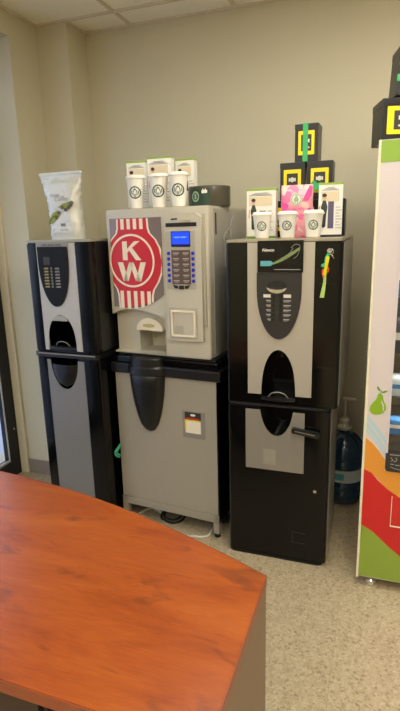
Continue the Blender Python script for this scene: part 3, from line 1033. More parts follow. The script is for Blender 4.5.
b = NB(); box(b, .415, .423, -.0072, -.0064, .586, .645); box(b, .423, .503, -.0072, -.0064, .637, .644); obj('yellow_border', b, M['yellow'], lb)
b = NB(); box(b, .0, .594, -.006, .012, .085, .128, .002); obj('apron', b, M['silver_mid'], t)
for lx, ly in ((.0, -.006), (.562, -.006), (.0, .43), (.562, .43)):
    b = NB(); box(b, lx, lx + .032, ly, ly + .034, .022, .128, .001)
    lg = obj('leg', b, M['silver_mid'], t)
    b = NB(); lathe(b, [(0, 0), (.016, 0), (.016, .016), (.009, .023), (0, .023)], lx + .016, ly + .017, 16); obj('foot', b, M['black_matte'], lg)
b = NB(); box(b, .590, .596, .0, .47, .085, .860, .001); obj('side_panel', b, M['black'], t)
b = NB(); box(b, -.002, .004, .0, .47, .085, .860, .001); obj('side_panel', b, M['black'], t)
b = NB(); box(b, -.010, .622, -.024, .49, .862, .915, .006); slab = obj('counter_slab', b, M['black_satin'], t)
b = NB(); box(b, -.010, .600, -.010, .49, .915, .952, .006); obj('upper_step', b, M['black'], slab)
b = NB(); box(b, .02, .58, .02, .49, .952, .965); obj('machine_seat', b, M['black_matte'], slab)
cc = .205
b = NB()
prof = [(0, .958), (.088, .958), (.096, .952), (.098, .915), (.110, .906), (.111, .872), (.096, .868), (.103, .860), (.100, .82), (.094, .76), (.084, .70), (.070, .64), (.052, .59), (.030, .560), (.012, .550), (0, .548)]
lathe(b, prof, cc, -.004, 40, 1, .62, PI, 2 * PI)
# close the back of the half shell
vv = [(cc - r_, z_) for r_, z_ in prof] + [(cc + r_, z_) for r_, z_ in prof[::-1]]
prism(b, [p for i, p in enumerate(vv) if i == 0 or p != vv[i - 1]][1:-1], -.006, -.004)
obj('waste_chute', b, M['black_satin'], t, True, label='black tapering waste chute')

# ------------------------------------------------------------------ cables on the floor and the green tape
b = NB(); tube(b, [(-1.253, 2.338, .005), (-1.245, 2.38, .005), (-1.225, 2.426, .005), (-1.20, 2.44, .010), (-1.176, 2.43, .014)], .0060)
tube(b, [(-1.12, 2.20, .005), (-1.03, 2.22, .005), (-.947, 2.247, .005), (-.905, 2.238, .005), (-.864, 2.250, .005), (-.825, 2.258, .005), (-.795, 2.300, .005), (-.80, 2.50, .005)], .0065)
o = obj('power_cable', b, M['cable_white'], None, True); tag(o, 'white power cable lying on the floor under the middle cabinet', 'cable')
t = thing('power_plug', 'white plug lying on the floor beneath the middle cabinet', 'plug', (-1.150, 2.432, 0), -.4)
b = NB(); box(b, -.03, .03, -.013, .013, .0, .026, .005); obj('housing', b, M['cable_white'], t, True)
b = NB(); box(b, .03, .048, -.008, -.006, .011, .017); box(b, .03, .048, .006, .008, .011, .017); obj('prong', b, M['chrome'], t)
b = NB(); tube(b, [(-1.104, 2.36, .006), (-1.086, 2.352, .006), (-1.05, 2.335, .006), (-1.016, 2.338, .006), (-.988, 2.37, .006), (-.986, 2.42, .006), (-1.02, 2.47, .006), (-1.07, 2.50, .006), (-1.11, 2.46, .006), (-1.12, 2.40, .006)], .0055, closed=True)
tube(b, [(-1.08, 2.360, .016), (-1.03, 2.35, .016), (-1.0, 2.39, .016), (-1.03, 2.45, .016), (-1.08, 2.46, .016), (-1.10, 2.41, .016)], .005, closed=True)
o = obj('coiled_cable', b, M['cable_black'], None, True); tag(o, 'coiled black cable on the floor under the middle cabinet', 'cable')
b = NB(); tube(b, [(-1.312, 2.322, .450), (-1.322, 2.306, .430), (-1.332, 2.292, .410), (-1.328, 2.294, .390), (-1.316, 2.310, .375)], .0055)
tube(b, [(-1.314, 2.314, .435), (-1.326, 2.298, .405), (-1.314, 2.314, .385)], .0055)
o = obj('green_tape', b, M['mint'], None, True); tag(o, 'mint green tape loop poking out between the left and middle cabinets', 'tape')

# ------------------------------------------------------------------ snack vending machine
VX, VY, VW, VD = -.0338, 2.1205, .93, .80
t = thing('vending_machine', 'tall white snack vending machine with pear and red orange green waves', 'vending machine', (VX, VY, 0))
zt = 1.876; z0 = .10
b = NB()
box(b, 0, .02, .03, VD, z0, zt); box(b, VW - .02, VW, .03, VD, z0, zt); box(b, .02, VW - .02, VD - .02, VD, z0, zt)
box(b, .02, VW - .02, .03, VD - .02, zt - .03, zt); box(b, .02, VW - .02, .03, VD - .02, z0, z0 + .35)
obj('cabinet', b, M['vend_white'], t)
b = NB()
wx0, wx1, wz0, wz1 = .088, .64, .675, 1.70
box(b, .004, wx0, 0, .03, z0, zt, 0); box(b, wx1, VW - .004, 0, .03, z0, zt, 0)
box(b, wx0, wx1, 0, .03, z0, .612); box(b, wx0, wx1, 0, .03, wz1, zt)
door = obj('door', b, M['vend_white'], t, label='white door with printed waves')
b = NB(); box(b, -.006, .004, -.004, .03, z0 - .006, zt, .002); obj('edge_trim', b, M['vend_edge'], t)
b = NB(); prism(b, rrect(.084, wx1 + .01, .610, .690, .014, 5, (1, 1, 0, 0)), -.006, .028, .001); rail = obj('price_rail', b, M['print_dark'], t)
b = NB(); box(b, .100, wx1, -.0070, -.0058, .683, .686); obj('rail_line', b, M['print_grey'], rail)
b = NB(); tube(b, [(.104, -.0062, .672), (.112, -.0062, .662), (.104, -.0062, .656)], .0012); tube(b, [(.122, -.0062, .674), (.128, -.0062, .664), (.120, -.0062, .656), (.116, -.0062, .660)], .0012)
box(b, .104, .118, -.0070, -.0058, .642, .645); box(b, .122, .140, -.0070, -.0058, .640, .643); tube(b, [(.104, -.0062, .632), (.120, -.0062, .626), (.144, -.0062, .622)], .0010); obj('rail_marks', b, M['print_grey'], rail)
b = NB(); box(b, .0845, .092, -.006, .028, .690, wz1 + .004, .001); box(b, wx1 - .004, wx1 + .010, -.006, .028, .690, wz1 + .004, .001); box(b, .092, wx1 - .004, -.006, .028, wz1 - .002, wz1 + .006)
obj('window_frame', b, M['vend_white'], t)
b = NB(); box(b, .092, wx1 - .004, .006, .012, .690, wz1 - .002); obj('window_glass', b, M['glass'], t)
b = NB(); box(b, .022, VW - .3, VD - .03, VD - .021, .46, zt - .03); box(b, .022, .030, .04, VD - .03, .46, zt - .03); box(b, VW - .3, VW - .29, .032, VD - .03, .46, zt - .03)
obj('interior_lining', b, M['interior'], t)
b = NB(); box(b, .10, .62, .06, .09, 1.80, 1.82); obj('display_lamp', b, M['vend_lamp'], t)
shelves = (.735, .90, 1.075, 1.30)
for z in shelves:
    b = NB(); box(b, .032, .645, .06, .50, z - .012, z); box(b, .032, .645, .045, .06, z - .020, z + .012); obj('shelf', b, M['black_satin'], t)
# vinyl waves on the door (flat print, each a hair thick)
def wave(pts_, m, nm, lay):
    b = NB(); prism(b, pts_, -.0004 - .0005 * lay, .0 - .0001); return obj(nm, b, m, door)
b = NB(); box(b, .004, VW - .004, -.0008, 0, 1.800, zt - .002); obj('top_band', b, M['vend_green'], door)
xw = VW - .004
og = [(.004, .744), (.03, .725), (.06, .690), (.0835, .655), (.0835, .611), (.60, .611), (.6, .60), (xw, .55), (xw, .40)]
wave([(.004, .606)] + og[:5] + [(.30, .611), (.30, .47), (.146, .495), (.10, .525), (.061, .565), (.035, .592)], M['vend_orange'], 'orange_wave', 0)
wave([(.004, .606), (.035, .592), (.061, .562), (.10, .527), (.146, .498), (.20, .475), (.30, .45), (.45, .43), (xw, .42), (xw, .16), (.45, .17), (.30, .185), (.22, .205), (.165, .228), (.12, .262), (.09, .290), (.05, .325), (.004, .350)], M['vend_red'], 'red_wave', 0)
wave([(.004, .350), (.05, .325), (.09, .290), (.12, .262), (.165, .228), (.22, .205), (.30, .185), (.45, .17), (xw, .16), (xw, .102), (.004, .102)], M['vend_green2'], 'green_wave', 0)
for o0, hgt in ((0.0, .022), (-.034, .020), (-.062, .010)):
    up_ = [(.004, .846 + o0), (.025, .822 + o0), (.05, .790 + o0), (.0835, .742 + o0)]
    wave(up_ + [(a, c_ - hgt) for a, c_ in up_[::-1]], M['vend_blue'], 'blue_wave', 0)
pr = [(.034, .846), (.048, .848), (.062, .856), (.070, .872), (.069, .890), (.062, .904), (.059, .916), (.057, .930), (.050, .938), (.043, .936), (.040, .926), (.037, .912), (.028, .898), (.019, .882), (.017, .866), (.023, .852)]
pr = [(.043 + (a_ - .043) * 1.18, c_) for a_, c_ in pr]
b = NB(); prism(b, pr, -.0011, 0)
pear = obj('pear_print', b, M['pear'], door)
b = NB(); prism(b, [(.062, .858), (.067, .874), (.066, .890), (.059, .902), (.057, .914), (.0555, .900), (.061, .886), (.062, .872)], -.0017, -.0009); obj('pear_highlight', b, M['vend_white'], pear)
b = NB(); prism(b, [(.049, .936), (.052, .936), (.056, .950), (.0535, .952)], -.0011, 0); prism(b, [(.052, .944), (.046, .958), (.038, .968), (.036, .958), (.042, .948)], -.0011, 0)
prism(b, [(.054, .943), (.066, .949), (.078, .950), (.070, .942), (.058, .938)], -.0011, 0); obj('pear_leaf', b, M['pear_dark'], pear)
b = NB(); box(b, .118, .52, -.006, 0, .362, .366); box(b, .118, .1205, -.004, 0, .366, .500); tr = obj('delivery_flap_trim', b, M['cream_print'], t)
b = NB(); box(b, .1215, .518, -.003, -.0006, .367, .498); obj('delivery_flap', b, M['vend_red'], t)
for fx in (.055, VW - .055):
    for fy in (.032, VD - .06):
        b = NB(); lathe(b, [(0, .0519), (.024, .0519), (.028, .060), (.028, .078), (.016, .088), (.014, .10), (0, .10)], fx, fy, 20); obj('foot', b, M['chrome'], t, True)
b = NB(); box(b, .72, .88, -.006, 0, 1.15, 1.60, .003); kpv = obj('control_panel', b, M['print_dark'], t)
for r_ in range(4):
    for c_ in range(3):
        b = NB(); box(b, .765 + c_ * .028, .785 + c_ * .028, -.010, -.006, 1.30 + r_ * .028, 1.32 + r_ * .028, .002); obj('button', b, M['silver'], kpv)
b = NB(); box(b, .77, .84, -.009, -.006, 1.50, 1.53, .001); obj('coin_plate', b, M['chrome'], kpv)

VS = 1.034
def VZ(z): return CAM_H + (z - CAM_H) * VS
for ch in t.children:
    for o_ in [ch] + list(ch.children):
        for v_ in o_.data.vertices:
            v_.co.x *= VS; v_.co.z = VZ(v_.co.z)

# snacks behind the glass
def pouch(name, label, w, h, d, m, loc, group):
    tt = thing(name, label, 'snack', loc, 0, group)
    b = NB(); bag_mesh(b, w, h, d); obj('wrapper', b, m, tt, True, auto=60)
    b = NB(); box(b, -w * .30, w * .30, -d * .5 - .001, -d * .5 + .0005, h * .38, h * .56); obj('print_band', b, M['label_white'] if m is not M['pack_white'] else M['pack_blue'], tt)
    return tt


def bag_mesh(b, w, h, d, crimp=.10, topw=1.0, nz=16, nx=16, lean=0.0, tx=0.0, flat=None, rough=0.0):
    """pillow bag: base on z=0, centred on x,y"""
    t_ = bmesh.new(); rows = []
    rnd = random.Random(5)
    for k in range(nz + 1):
        s = k / nz
        z = h * s
        dd = d / 2 * (1 - max(0, (s - (1 - crimp - .35)) / (crimp + .35)) ** 1.6) if s > 1 - crimp - .35 else d / 2
        if s > 1 - crimp: dd = min(dd, .0015)
        dd = max(dd, .0015)
        if s < .06: dd *= .85
        ww = w / 2 * (1 + (topw - 1) * max(0, (s - .55) / .45) ** 1.5)
        if topw > 1: ww *= 1 - .05 * math.sin(PI * min(1, s / .8)) ** 2
        ring = []
        for i in range(2 * nx):
            a = 2 * PI * i / (2 * nx)
            c_, s_ = math.cos(a), math.sin(a)
            e = .55
            x_ = ww * math.copysign(abs(c_) ** e, c_)
            y_ = dd * math.copysign(abs(s_) ** .8, s_)
            j = rough * (rnd.random() - .5)
            ring.append(t_.verts.new((x_ + tx * s ** 2 + j * (1 + 2 * s), y_ + lean * s + j, z)))
        rows.append(ring)
    n = 2 * nx
    for A, B in zip(rows, rows[1:]):
        for i in range(n):
            t_.faces.new((A[i], A[(i + 1) % n], B[(i + 1) % n], B[i]))
    t_.faces.new(rows[0][::-1]); t_.faces.new(rows[-1])
    bmesh.ops.recalc_face_normals(t_, faces=t_.faces)
    merge(b, t_)


rowdef = [(.735, .085, ('pack_blue', 'pack_white', 'pack_blue', 'pack_navy')), (.90, .10, ('pack_white', 'pack_navy', 'pack_white', 'pack_blue')),
          (1.075, .17, ('pack_navy', 'pack_blue', 'pack_navy', 'pack_white')), (1.30, .20, ('pack_blue', 'pack_blue', 'pack_white', 'pack_navy'))]
cname = {'pack_blue': 'blue', 'pack_white': 'white', 'pack_navy': 'navy'}
rname = ('bottom', 'second', 'third', 'top')
pname = ('at the left end', 'left of centre', 'right of centre', 'at the right end')
for ri, (z, hh, ms) in enumerate(rowdef):
    for k, mm in enumerate(ms):
        pouch('snack_packet', '%s snack packet on the %s shelf of the vending machine, %s' % (cname[mm], rname[ri], pname[k]), .115, hh, .04, M[mm],
              (VX + .115 + k * .14 + (.0), VY + .10, VZ(z) + .001), 'snack packets behind the vending glass')
t_ = thing('snack_packet', 'second-row snack', 'snack') if False else None

# ------------------------------------------------------------------ water bottle with hand pump
t = thing('water_bottle', 'dark blue water cooler bottle on the floor behind the right cabinet', 'water bottle', (-.160, 2.905, 0))
b = NB()
pf = [(0, .004), (.09, .0), (.110, .008), (.122, .03), (.122, .085), (.117, .092), (.117, .10), (.123, .108), (.123, .135), (.118, .142), (.118, .225), (.123, .232), (.123, .262), (.117, .269), (.117, .277), (.123, .285), (.122, .33), (.108, .365), (.078, .395), (.046, .412), (.032, .420), (.030, .445), (0, .445)]
pf = [(min(r_, r_ * .965), z_) for r_, z_ in pf]
lathe(b, [(r_ * 1.0, z_) for r_, z_ in pf], 0, 0, 48); obj('bottle', b, M['water_bottle'], t, True, auto=50)
b = NB(); lathe(b, [(.1142, .148), (.1154, .148), (.1154, .222), (.1142, .222), (.1142, .148)], 0, 0, 48); lbw = obj('paper_label', b, M['bottle_label'], t, True)
b = NB()
for a0_, a1_, z0_, z1_ in ((-1.9, -1.45, .165, .205),):
    n = 8
    for i in range(n):
        a = a0_ + (a1_ - a0_) * i / n; c_ = a0_ + (a1_ - a0_) * (i + 1) / n
        v = [b.verts.new((.1162 * math.cos(q), .1162 * math.sin(q), z_)) for q, z_ in ((a, z0_), (c_, z0_), (c_, z1_), (a, z1_))]
        b.faces.new(v)
obj('label_print', b, M['teal'], lbw)
b = NB()
for k in range(10):
    a = 2 * PI * k / 10
    tube(b, [(.114 * math.cos(a), .114 * math.sin(a), .328), (.101 * math.cos(a), .101 * math.sin(a), .369), (.074 * math.cos(a), .074 * math.sin(a), .398), (.046 * math.cos(a), .046 * math.sin(a), .415)], .003, 6)
obj('shoulder_ribs', b, M['water_bottle'], t, True)
t = thing('bottle_pump', 'cream hand pump with a T handle stuck in the water bottle', 'pump', (-.160, 2.905, .446))
b = NB(); lathe(b, [(.034, -.008), (.040, 0), (.040, .008), (.028, .014), (.022, .028), (.026, .036), (.026, .052), (.018, .060), (0, .060)], 0, 0, 24)
obj('collar', b, M['pump'], t, True)
b = NB(); lathe(b, [(0, .055), (.006, .055), (.006, .172), (0, .172)], 0, 0, 12); obj('rod', b, M['pump'], t, True)
b = NB(); tube(b, [(-.014, 0, .176), (.0, 0, .177), (.03, 0, .174), (.056, 0, .174)], .0085, 10); obj('grip', b, M['pump'], t, True)

# ------------------------------------------------------------------ cups
def logo_on(b_ring, b_fig, rfun, cz, R, thick=.0006):
    """round emblem wrapped on a surface of radius rfun(z)"""
    def put(bm, poly, lift):
        q = [(x_, z_) for x_, z_ in poly]
        f1 = []
        for x_, z_ in q:
            r_ = rfun(cz + z_) + lift
            f1.append(bm.verts.new((x_, -math.sqrt(max(1e-9, r_ * r_ - x_ * x_)), cz + z_)))
        bm.faces.new(f1)
    n = 28
    for i in range(n):
        a, c_ = 2 * PI * i / n, 2 * PI * (i + 1) / n
        put(b_ring, [(R * math.cos(a), R * math.sin(a)), (R * math.cos(c_), R * math.sin(c_)), (.80 * R * math.cos(c_), .80 * R * math.sin(c_)), (.80 * R * math.cos(a), .80 * R * math.sin(a))], thick)
    s = R * .78
    star = [(0, .98), (.14, .68), (.42, .66), (.2, .48), (-.2, .48), (-.42, .66), (-.14, .68)]
    put(b_fig, [(s * x_, s * z_) for x_, z_ in star], thick)
    for sg_ in (-1, 1):
        for pp in ([(.18, .45), (.42, .42), (.52, .05), (.36, -.1), (.34, .1)], [(.36, -.1), (.56, -.02), (.5, -.5), (.3, -.8), (.36, -.4)],
                   [(.62, .5), (.8, .4), (.88, -.1), (.72, -.5), (.70, 0)], [(.06, -.3), (.2, -.3), (.18, -.95), (.06, -.98)]):
            put(b_fig, [(sg_ * s * x_, s * z_) for x_, z_ in (pp if sg_ > 0 else pp[::-1])], thick)


def make_cup(label, group, loc, h, rt_, rb, rz=0.0):
    t = thing('paper_cup', label, 'cup', loc, rz, group)
    rf = lambda z: rb + (rt_ - rb) * z / h
    b = NB(); lathe(b, [(0, .003), (rb - .004, .003), (rb - .003, 0), (rb, 0), (rt_, h), (rt_ - .003, h), (0, h - .002)], 0, 0, 40); obj('cup_body', b, M['paper'], t, True, auto=40)
    b = NB(); lathe(b, [(rt_ - .001, h - .004), (rt_ + .004, h - .003), (rt_ + .0045, h + .003), (rt_ + .001, h + .005), (rt_ - .001, h + .011), (rt_ - .006, h + .013), (rt_ - .009, h + .009), (0, h + .008)], 0, 0, 40); obj('lid', b, M['lid'], t, True, auto=40)
    b = NB(); lathe(b, [(rb + .0006, .0005), (rf(.004) + .0008, .004), (rf(.004), .0045)], 0, 0, 40); obj('base_rim', b, M['cup_ring'], t, True)
    b1, b2 = NB(), NB()
    logo_on(b1, b2, rf, h * .53, h * .20)
    lg = obj('logo', b1, M['siren'], t); obj('logo_figure', b2, M['siren'], lg)
    return t


RT = 1.5375
c1 = make_cup('small white lidded cup in front of the left promo box on the right machine', 'cups on the right machine', (-.516, 2.30, RT), .102, .041, .029, .15)
dup(c1, (-.404, 2.30, RT), .1, 'small white lidded cup in front of the pink bag')
dup(c1, (-.292, 2.30, RT), .1, 'small white lidded cup in front of the right promo box on the right machine')
MT = 1.6915
c2 = make_cup('tall white lidded cup at the left end of the brewer top', 'cups on the brewer', (-1.174, 2.40, MT), .146, .046, .031, .3)
dup(c2, (-1.044, 2.385, MT), .3, 'tall white lidded cup between the other two on the brewer')
dup(c2, (-.938, 2.375, MT), .3, 'tall white lidded cup beside the dark round case on the brewer')

# ------------------------------------------------------------------ promo boxes (white coffee boxes)
def promo_box(label, group, loc, w, h, d, rz=0.0, pic='brown_print', tilt=0.0):
    t = thing('coffee_box', label, 'box', loc, rz, group)
    b = NB(); box(b, -w / 2, w / 2, 0, d, 0, h, .001); obj('carton', b, M['paper'], t)
    b = NB(); box(b, -w / 2 - .0006, w / 2 + .0006, -.0010, d + .0006, h - .008, h + .0008); obj('top_band', b, M['lime'], t)
    b = NB(); box(b, -w / 2 + .012, w / 2 - .016, -.0012, 0, h * .66, h * .84); obj('beige_panel', b, M['beige_print'], t)
    b = NB()
    for k in range(3): box(b, -w / 2 + .012 + .012 * k, w / 2 - .018 - .010 * k, -.0022, -.0010, h * (.865 + .022 * k), h * (.865 + .022 * k) + .0028)
    obj('heading_print', b, M['print_grey'], t)
    b = NB()
    for k in range(8): box(b, w * .22, w * .22 + .026 - .006 * (k % 3), -.0012, 0, h * (.16 + .055 * k), h * (.16 + .055 * k) + .003)
    obj('small_print', b, M['print_grey'], t)
    b = NB(); cx = -w * .26
    prism(b, [(cx - .010, h * .20), (cx - .002, h * .17), (cx + .007, h * .20), (cx + .010, h * .42), (cx + .014, h * .56), (cx + .006, h * .68), (cx - .006, h * .68), (cx - .014, h * .56), (cx - .010, h * .42)], -.0018, -.0002)
    fig = obj('figure_print', b, M['apron_print'], t)
    b = NB(); prism(b, ellipse(cx, h * .745, .009, .013, 14), -.0021, -.0002); prism(b, [(cx - .025, h * .42), (cx - .020, h * .42), (cx - .016, h * .60), (cx - .022, h * .58)], -.0021, -.0002); obj('face_print', b, M['skin_print'], fig)
    b = NB(); prism(b, ellipse(cx, h * .775, .010, .008, 14), -.0026, -.0018); obj('hair_print', b, M['print_dark'], fig)
    b = NB()
    if pic == 'brown_print': box(b, -w * .06, w * .16, -.0012, 0, h * .36, h * .56)
    else: box(b, -w * .10, w * .14, -.0012, 0, h * .16, h * .66)
    pc = obj('picture', b, M[pic], t)
    if pic != 'brown_print':
        b = NB(); box(b, -w * .10, w * .14, -.0018, -.0010, h * .58, h * .66); obj('picture_heading', b, M['swoosh_green'] if False else M['purple_print'], pc)
    b = NB(); box(b, -w / 2, w / 2, -.0012, 0, 0, .010); obj('base_band', b, M['pear_dark'] if pic == 'brown_print' else M['print_dark'], t)
    return t


G1 = 'white coffee boxes on the right machine'
promo_box('white coffee box with a dark brown square, left of the pink bag', G1, (-.548, 2.42, RT), .137, .222, .05, 0)
promo_box('white coffee box with a tall purple picture, right of the pink bag', G1, (-.235, 2.42, RT), .104, .232, .05, .12, 'purple_print')
G2 = 'white coffee boxes behind the cups on the brewer'
promo_box('white coffee box behind the leftmost tall cup', G2, (-1.208, 2.49, MT), .110, .238, .045, .12)
promo_box('white coffee box standing tallest behind the middle tall cup', G2, (-1.083, 2.485, MT), .128, .250, .045, .0)
promo_box('white coffee box behind the cup next to the dark round case', G2, (-.970, 2.55, MT), .100, .240, .045, .0)

# ------------------------------------------------------------------ dark round case
t = thing('round_case', 'smoky round smoked display case with a white logo on the brewer', 'case', (-.828, 2.42, MT), 0)
hw, hh = .106, .098
b = NB(); lathe(b, [(0, 0), (hw - .004, 0), (hw, .004), (hw, hh - .008), (hw - .002, hh - .002), (hw - .008, hh), (0, hh)], 0, .085, 48, 1, .8)
obj('case_body', b, M['tin'], t, True, auto=40)
def on_case(x_, lift): return .085 - .8 * math.sqrt(max(0, hw * hw - x_ * x_)) - lift
def patch(bm, x0, x1, z0_, z1_, lift, n=14):
    f_ = [[bm.verts.new((x0 + (x1 - x0) * i / n, on_case(x0 + (x1 - x0) * i / n, l_), z_)) for i in range(n + 1)] for l_, z_ in ((lift, z0_), (lift, z1_))]
    for i in range(n): bm.faces.new((f_[0][i], f_[0][i + 1], f_[1][i + 1], f_[1][i]))
b = NB(); patch(b, -.072, .030, .008, hh - .012, .001); lb = obj('label_panel', b, M['tin_label'], t)
b = NB()
for i in range(24):
    a, c_ = 2 * PI * i / 24, 2 * PI * (i + 1) / 24
    b.faces.new([b.verts.new((-.044 + r_ * math.cos(q), on_case(-.044 + r_ * math.cos(q), .002), .048 + 1.25 * r_ * math.sin(q))) for r_, q in ((.014, a), (.020, a), (.020, c_), (.014, c_))])
patch(b, -.049, -.039, .036, .060, .002, 4); obj('logo', b, M['pale_green'], lb)
b = NB(); patch(b, -.010, .018, .062, .076, .002, 6); patch(b, -.006, .000, .076, .082, .002, 2); patch(b, .006, .012, .076, .082, .002, 2); obj('print_mark', b, M['label_white'], lb)

# ------------------------------------------------------------------ pink bag
t = thing('coffee_bag', 'pink blossom printed coffee bag between the white boxes', 'bag', (-.386, 2.44, RT), .05)
b = NB(); bag_mesh(b, .142, .232, .060, crimp=.06, rough=.001); obj('bag', b, M['pink'], t, True, auto=60)
b = NB(); ring_prism(b, .0, .168, .0001, .026, -.0335, -.0310, 28); lgb = obj('logo_disc', b, M['cream_print'], t)
b = NB(); ring_prism(b, .0, .168, .019, .0235, -.0342, -.0330, 28); prism(b, [(0, .188), (.006, .178), (.012, .166), (.005, .150), (0, .160), (-.005, .150), (-.012, .166), (-.006, .178)], -.0342, -.0330); obj('logo', b, M['pale_green'], lgb)
b = NB(); prism(b, [(.030, .170), (.058, .226), (.069, .222), (.066, .180), (.050, .162)], -.030, -.018); obj('magenta_fold', b, M['magenta'], t)
b = NB(); prism(b, [(-.064, .118), (-.040, .126), (-.034, .144), (-.046, .156), (-.062, .150)], -.0325, -.028); prism(b, [(.048, .10), (.066, .11), (.064, .13), (.050, .128)], -.0320, -.028); obj('blossom_print', b, M['magenta'], t)
b = NB(); text_bm(b, 'SAKURA', .0, .125, .02, -.0325, fit=.070); obj('lettering', b, M['magenta'], t)

# ------------------------------------------------------------------ white bag on the left machine
t = thing('coffee_bag', 'large white foil coffee bag with green leaf print on the left machine', 'bag', (-1.574, 2.385, 1.5535), -.05)
b = NB(); bag_mesh(b, .198, .335, .085, crimp=.11, topw=1.32, rough=.0060, tx=-.022, nz=22); obj('bag', b, M['foil'], t, True, auto=70)
b = NB(); box(b, -.148, .104, -.0035, .0035, .325, .338, .001); obj('top_seal', b, M['foil'], t)
yy = -.046
b = NB(); text_bm(b, 'House', -.035, .222, .028, yy, bold=.0004, shear=.3, fit=.06); text_bm(b, 'Coffee', .005, .202, .028, yy, shear=.3, fit=.085); obj('lettering', b, M['print_grey'], t)
n0 = len(COL.objects)
b = NB(); prism(b, [(-.072, .083), (-.066, .105), (-.048, .128), (-.022, .138), (-.006, .133), (-.018, .116), (-.040, .098)], yy, yy + .004)
prism(b, [(-.018, .150), (.006, .163), (.036, .168), (.060, .160), (.036, .150), (.010, .143)], yy, yy + .004); lf = obj('leaf_print', b, M['leaf'], t)
b = NB()
for q in ((-.030, .112), (-.016, .128), (.004, .148), (.020, .140), (.036, .148), (.046, .156)): prism(b, ellipse(q[0], q[1], .009, .007, 10), yy - .001, yy)
obj('bean_print', b, M['brown_print'], t)
b = NB(); prism(b, [(-.070, .086), (-.050, .108), (-.024, .122), (-.046, .118), (-.064, .102)], yy - .0006, yy + .001); prism(b, [(.03, .166), (.056, .172), (.064, .164), (.05, .158)], yy - .0006, yy + .001); obj('dark_leaf_print', b, M['leaf_dark'], lf)
for o_ in list(COL.objects)[n0:]:
    for v_ in o_.data.vertices:
        v_.co.x = v_.co.x * 1.22 + .004; v_.co.z = .128 + (v_.co.z - .124) * 1.30
b = NB(); text_bm(b, '205', .005, .073, .020, yy, bold=.0004); obj('weight_print', b, M['print_dark'], t)
b = NB(); text_bm(b, '7', -.055, .048, .018, yy); obj('number_print', b, M['print_dark'], t)
b = NB(); box(b, -.015, .035, yy, yy + .001, .046, .050); obj('line_print', b, M['print_grey'], t)

# ------------------------------------------------------------------ black gift boxes
def gift_box(label, group, loc, w=.118, h=.170, d=.12, rz=0.0, ribbon=None, tilt=0.0):
    t = thing('gift_box', label, 'box', loc, rz, group)
    t.rotation_euler = (0, tilt, rz)
    b = NB(); box(b, -w / 2, w / 2, 0, d, 0, h, .0015); obj('carton', b, M['card_black'], t)
    b = NB(); box(b, -w / 2 - .001, w / 2 + .001, -.001, d + .001, h - .022, h + .001, .001); obj('box_lid', b, M['card_black'], t)
    lw, lh, lz = w * (.70 if w < .13 else .80), h * .64, h * .50
    b = NB(); prism(b, rrect(-lw / 2, lw / 2, lz - lh / 2, lz + lh / 2, .003), -.0022, -.0009); lb = obj('yellow_label', b, M['yellow'], t)
    b = NB(); box(b, -lw * .32, lw * .32, -.0030, -.0020, lz - lh * .34, lz + lh * .34); pc = obj('label_picture', b, M['print_dark'], lb)
    b = NB(); prism(b, ellipse(0, lz + lh * .08, lw * .13, lh * .10, 12), -.0036, -.0028); prism(b, [(-lw * .2, lz + lh * .16), (-lw * .05, lz + lh * .12), (-lw * .05, lz + lh * .04), (-lw * .2, lz)], -.0036, -.0028)
    prism(b, [(lw * .2, lz + lh * .16), (lw * .05, lz + lh * .12), (lw * .05, lz + lh * .04), (lw * .2, lz)], -.0036, -.0028)
    obj('picture_print', b, M['label_white'], pc)
    b = NB()
    for k in range(3): prism(b, ellipse(-lw * .16 + lw * .16 * k, lz - lh * .2, lw * .05, lh * .04, 8), -.0036, -.0028)
    obj('picture_dots', b, M['beige_print'], pc)
    if ribbon == 'vertical':
        b = NB(); r0 = -.004
        box(b, r0 - .012, r0 + .012, -.0046, -.0036, -.0, h + .0025); box(b, r0 - .012, r0 + .012, -.0046, d + .002, h + .0012, h + .0026); obj('ribbon', b, M['ribbon'], t)
    elif ribbon == 'horizontal':
        b = NB(); box(b, -w / 2 - .002, w / 2 + .002, -.0046, -.0036, h * .28, h * .42); box(b, -w / 2 - .0032, -w / 2 - .002, -.0046, d, h * .28, h * .42) if False else None; obj('ribbon', b, M['ribbon'], t)
    elif ribbon == 'bow':
        b = NB(); prism(b, [(-.034, lz - lh * .40), (-.040, lz - lh * .12), (-.026, lz + lh * .02), (-.010, lz - lh * .12), (.012, lz - lh * .10), (.036, lz - lh * .22), (.030, lz - lh * .42)], -.010, -.004, .002); obj('ribbon', b, M['ribbon'], t)
    return t


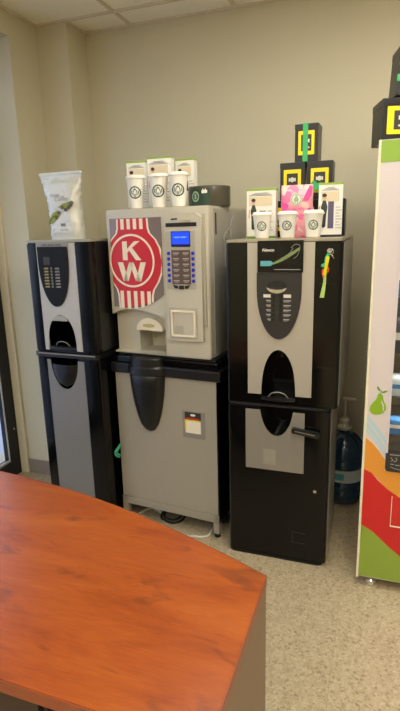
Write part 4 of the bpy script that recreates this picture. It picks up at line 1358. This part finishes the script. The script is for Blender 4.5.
GB = 'black gift boxes stacked on the right machine'
BH, BW, BD = .172, .118, .11
y0 = 2.60
gift_box('black gift box with yellow label, bottom row left, behind the left white box', GB, (-.497, y0, RT), BW, BH, BD, 0)
gift_box('black gift box with yellow label, bottom row middle, behind the pink bag', GB, (-.371, y0, RT), BW, BH, BD, 0)
gift_box('black gift box with yellow label, bottom row right, behind the right white box', GB, (-.246, y0, RT), BW, BH, BD, 0)
gift_box('black gift box with yellow label, second row left, without a ribbon', GB, (-.436, y0, RT + BH + .002), BW, BH, BD, .0)
gift_box('black gift box with yellow label, second row right, green ribbon over the label', GB, (-.307, y0 - .002, RT + BH + .002), BW, BH, BD, .0, 'bow')
gift_box('black gift box tied with an upright green ribbon, at the very top of the pyramid', GB, (-.373, y0, RT + 2 * BH + .004), .108, .166, BD, -.04, 'vertical')
GV = 'black gift boxes on the vending machine'
VT = VZ(1.876) + .001
gift_box('large black gift box with yellow label sitting directly on the vending machine', GV, (.050, 2.21, VT), .172, .152, .15, .27)
gift_box('black gift box balanced highest, on another box on the vending machine', GV, (.077, 2.22, VT + .160), .140, .166, .12, .22, 'horizontal', 0.05)

# ------------------------------------------------------------------ key and lanyard hanging in the lock
t = thing('key_lanyard', 'key with a colourful lanyard hanging from the right machine lock', 'keys', (-.210, 2.190, 1.486))
b = NB(); tube(b, [(.0, 0, .0), (.010, -.004, .008), (.016, -.004, -.004), (.008, -.004, -.014), (-.002, -.002, -.010)], .0022, 8, True); tube(b, [(.004, 0, -.012), (.012, -.003, -.020), (.018, -.003, -.032)], .0028); obj('key_ring', b, M['chrome'], t, True)
b = NB(); tube(b, [(-.004, 0, -.014), (-.012, -.004, -.030), (-.014, -.004, -.050), (-.020, -.004, -.066)], .0065, 8); tube(b, [(-.014, -.002, -.052), (-.030, -.004, -.058), (-.024, -.004, -.064)], .004); obj('green_charm', b, M['toy_green'], t, True)
b = NB(); tube(b, [(-.004, -.008, -.022), (-.010, -.010, -.055), (-.014, -.010, -.085), (-.016, -.010, -.098)], .0070, 8); obj('yellow_charm', b, M['toy_yellow'], t, True)
b = NB(); tube(b, [(-.022, -.004, -.074), (-.025, -.006, -.086), (-.022, -.006, -.100), (-.020, -.006, -.108)], .0042, 8); tube(b, [(-.003, -.006, -.066), (-.001, -.006, -.078), (-.006, -.006, -.088)], .0032); obj('orange_charm', b, M['toy_orange'], t, True)
b = NB(); pp = [(-.020, -.090), (-.009, -.098), (-.010, -.130), (-.012, -.160), (-.016, -.192), (-.034, -.192), (-.028, -.160), (-.022, -.130)]
prism(b, pp, -.008, -.0055); obj('strap', b, M['lime_strap'], t)
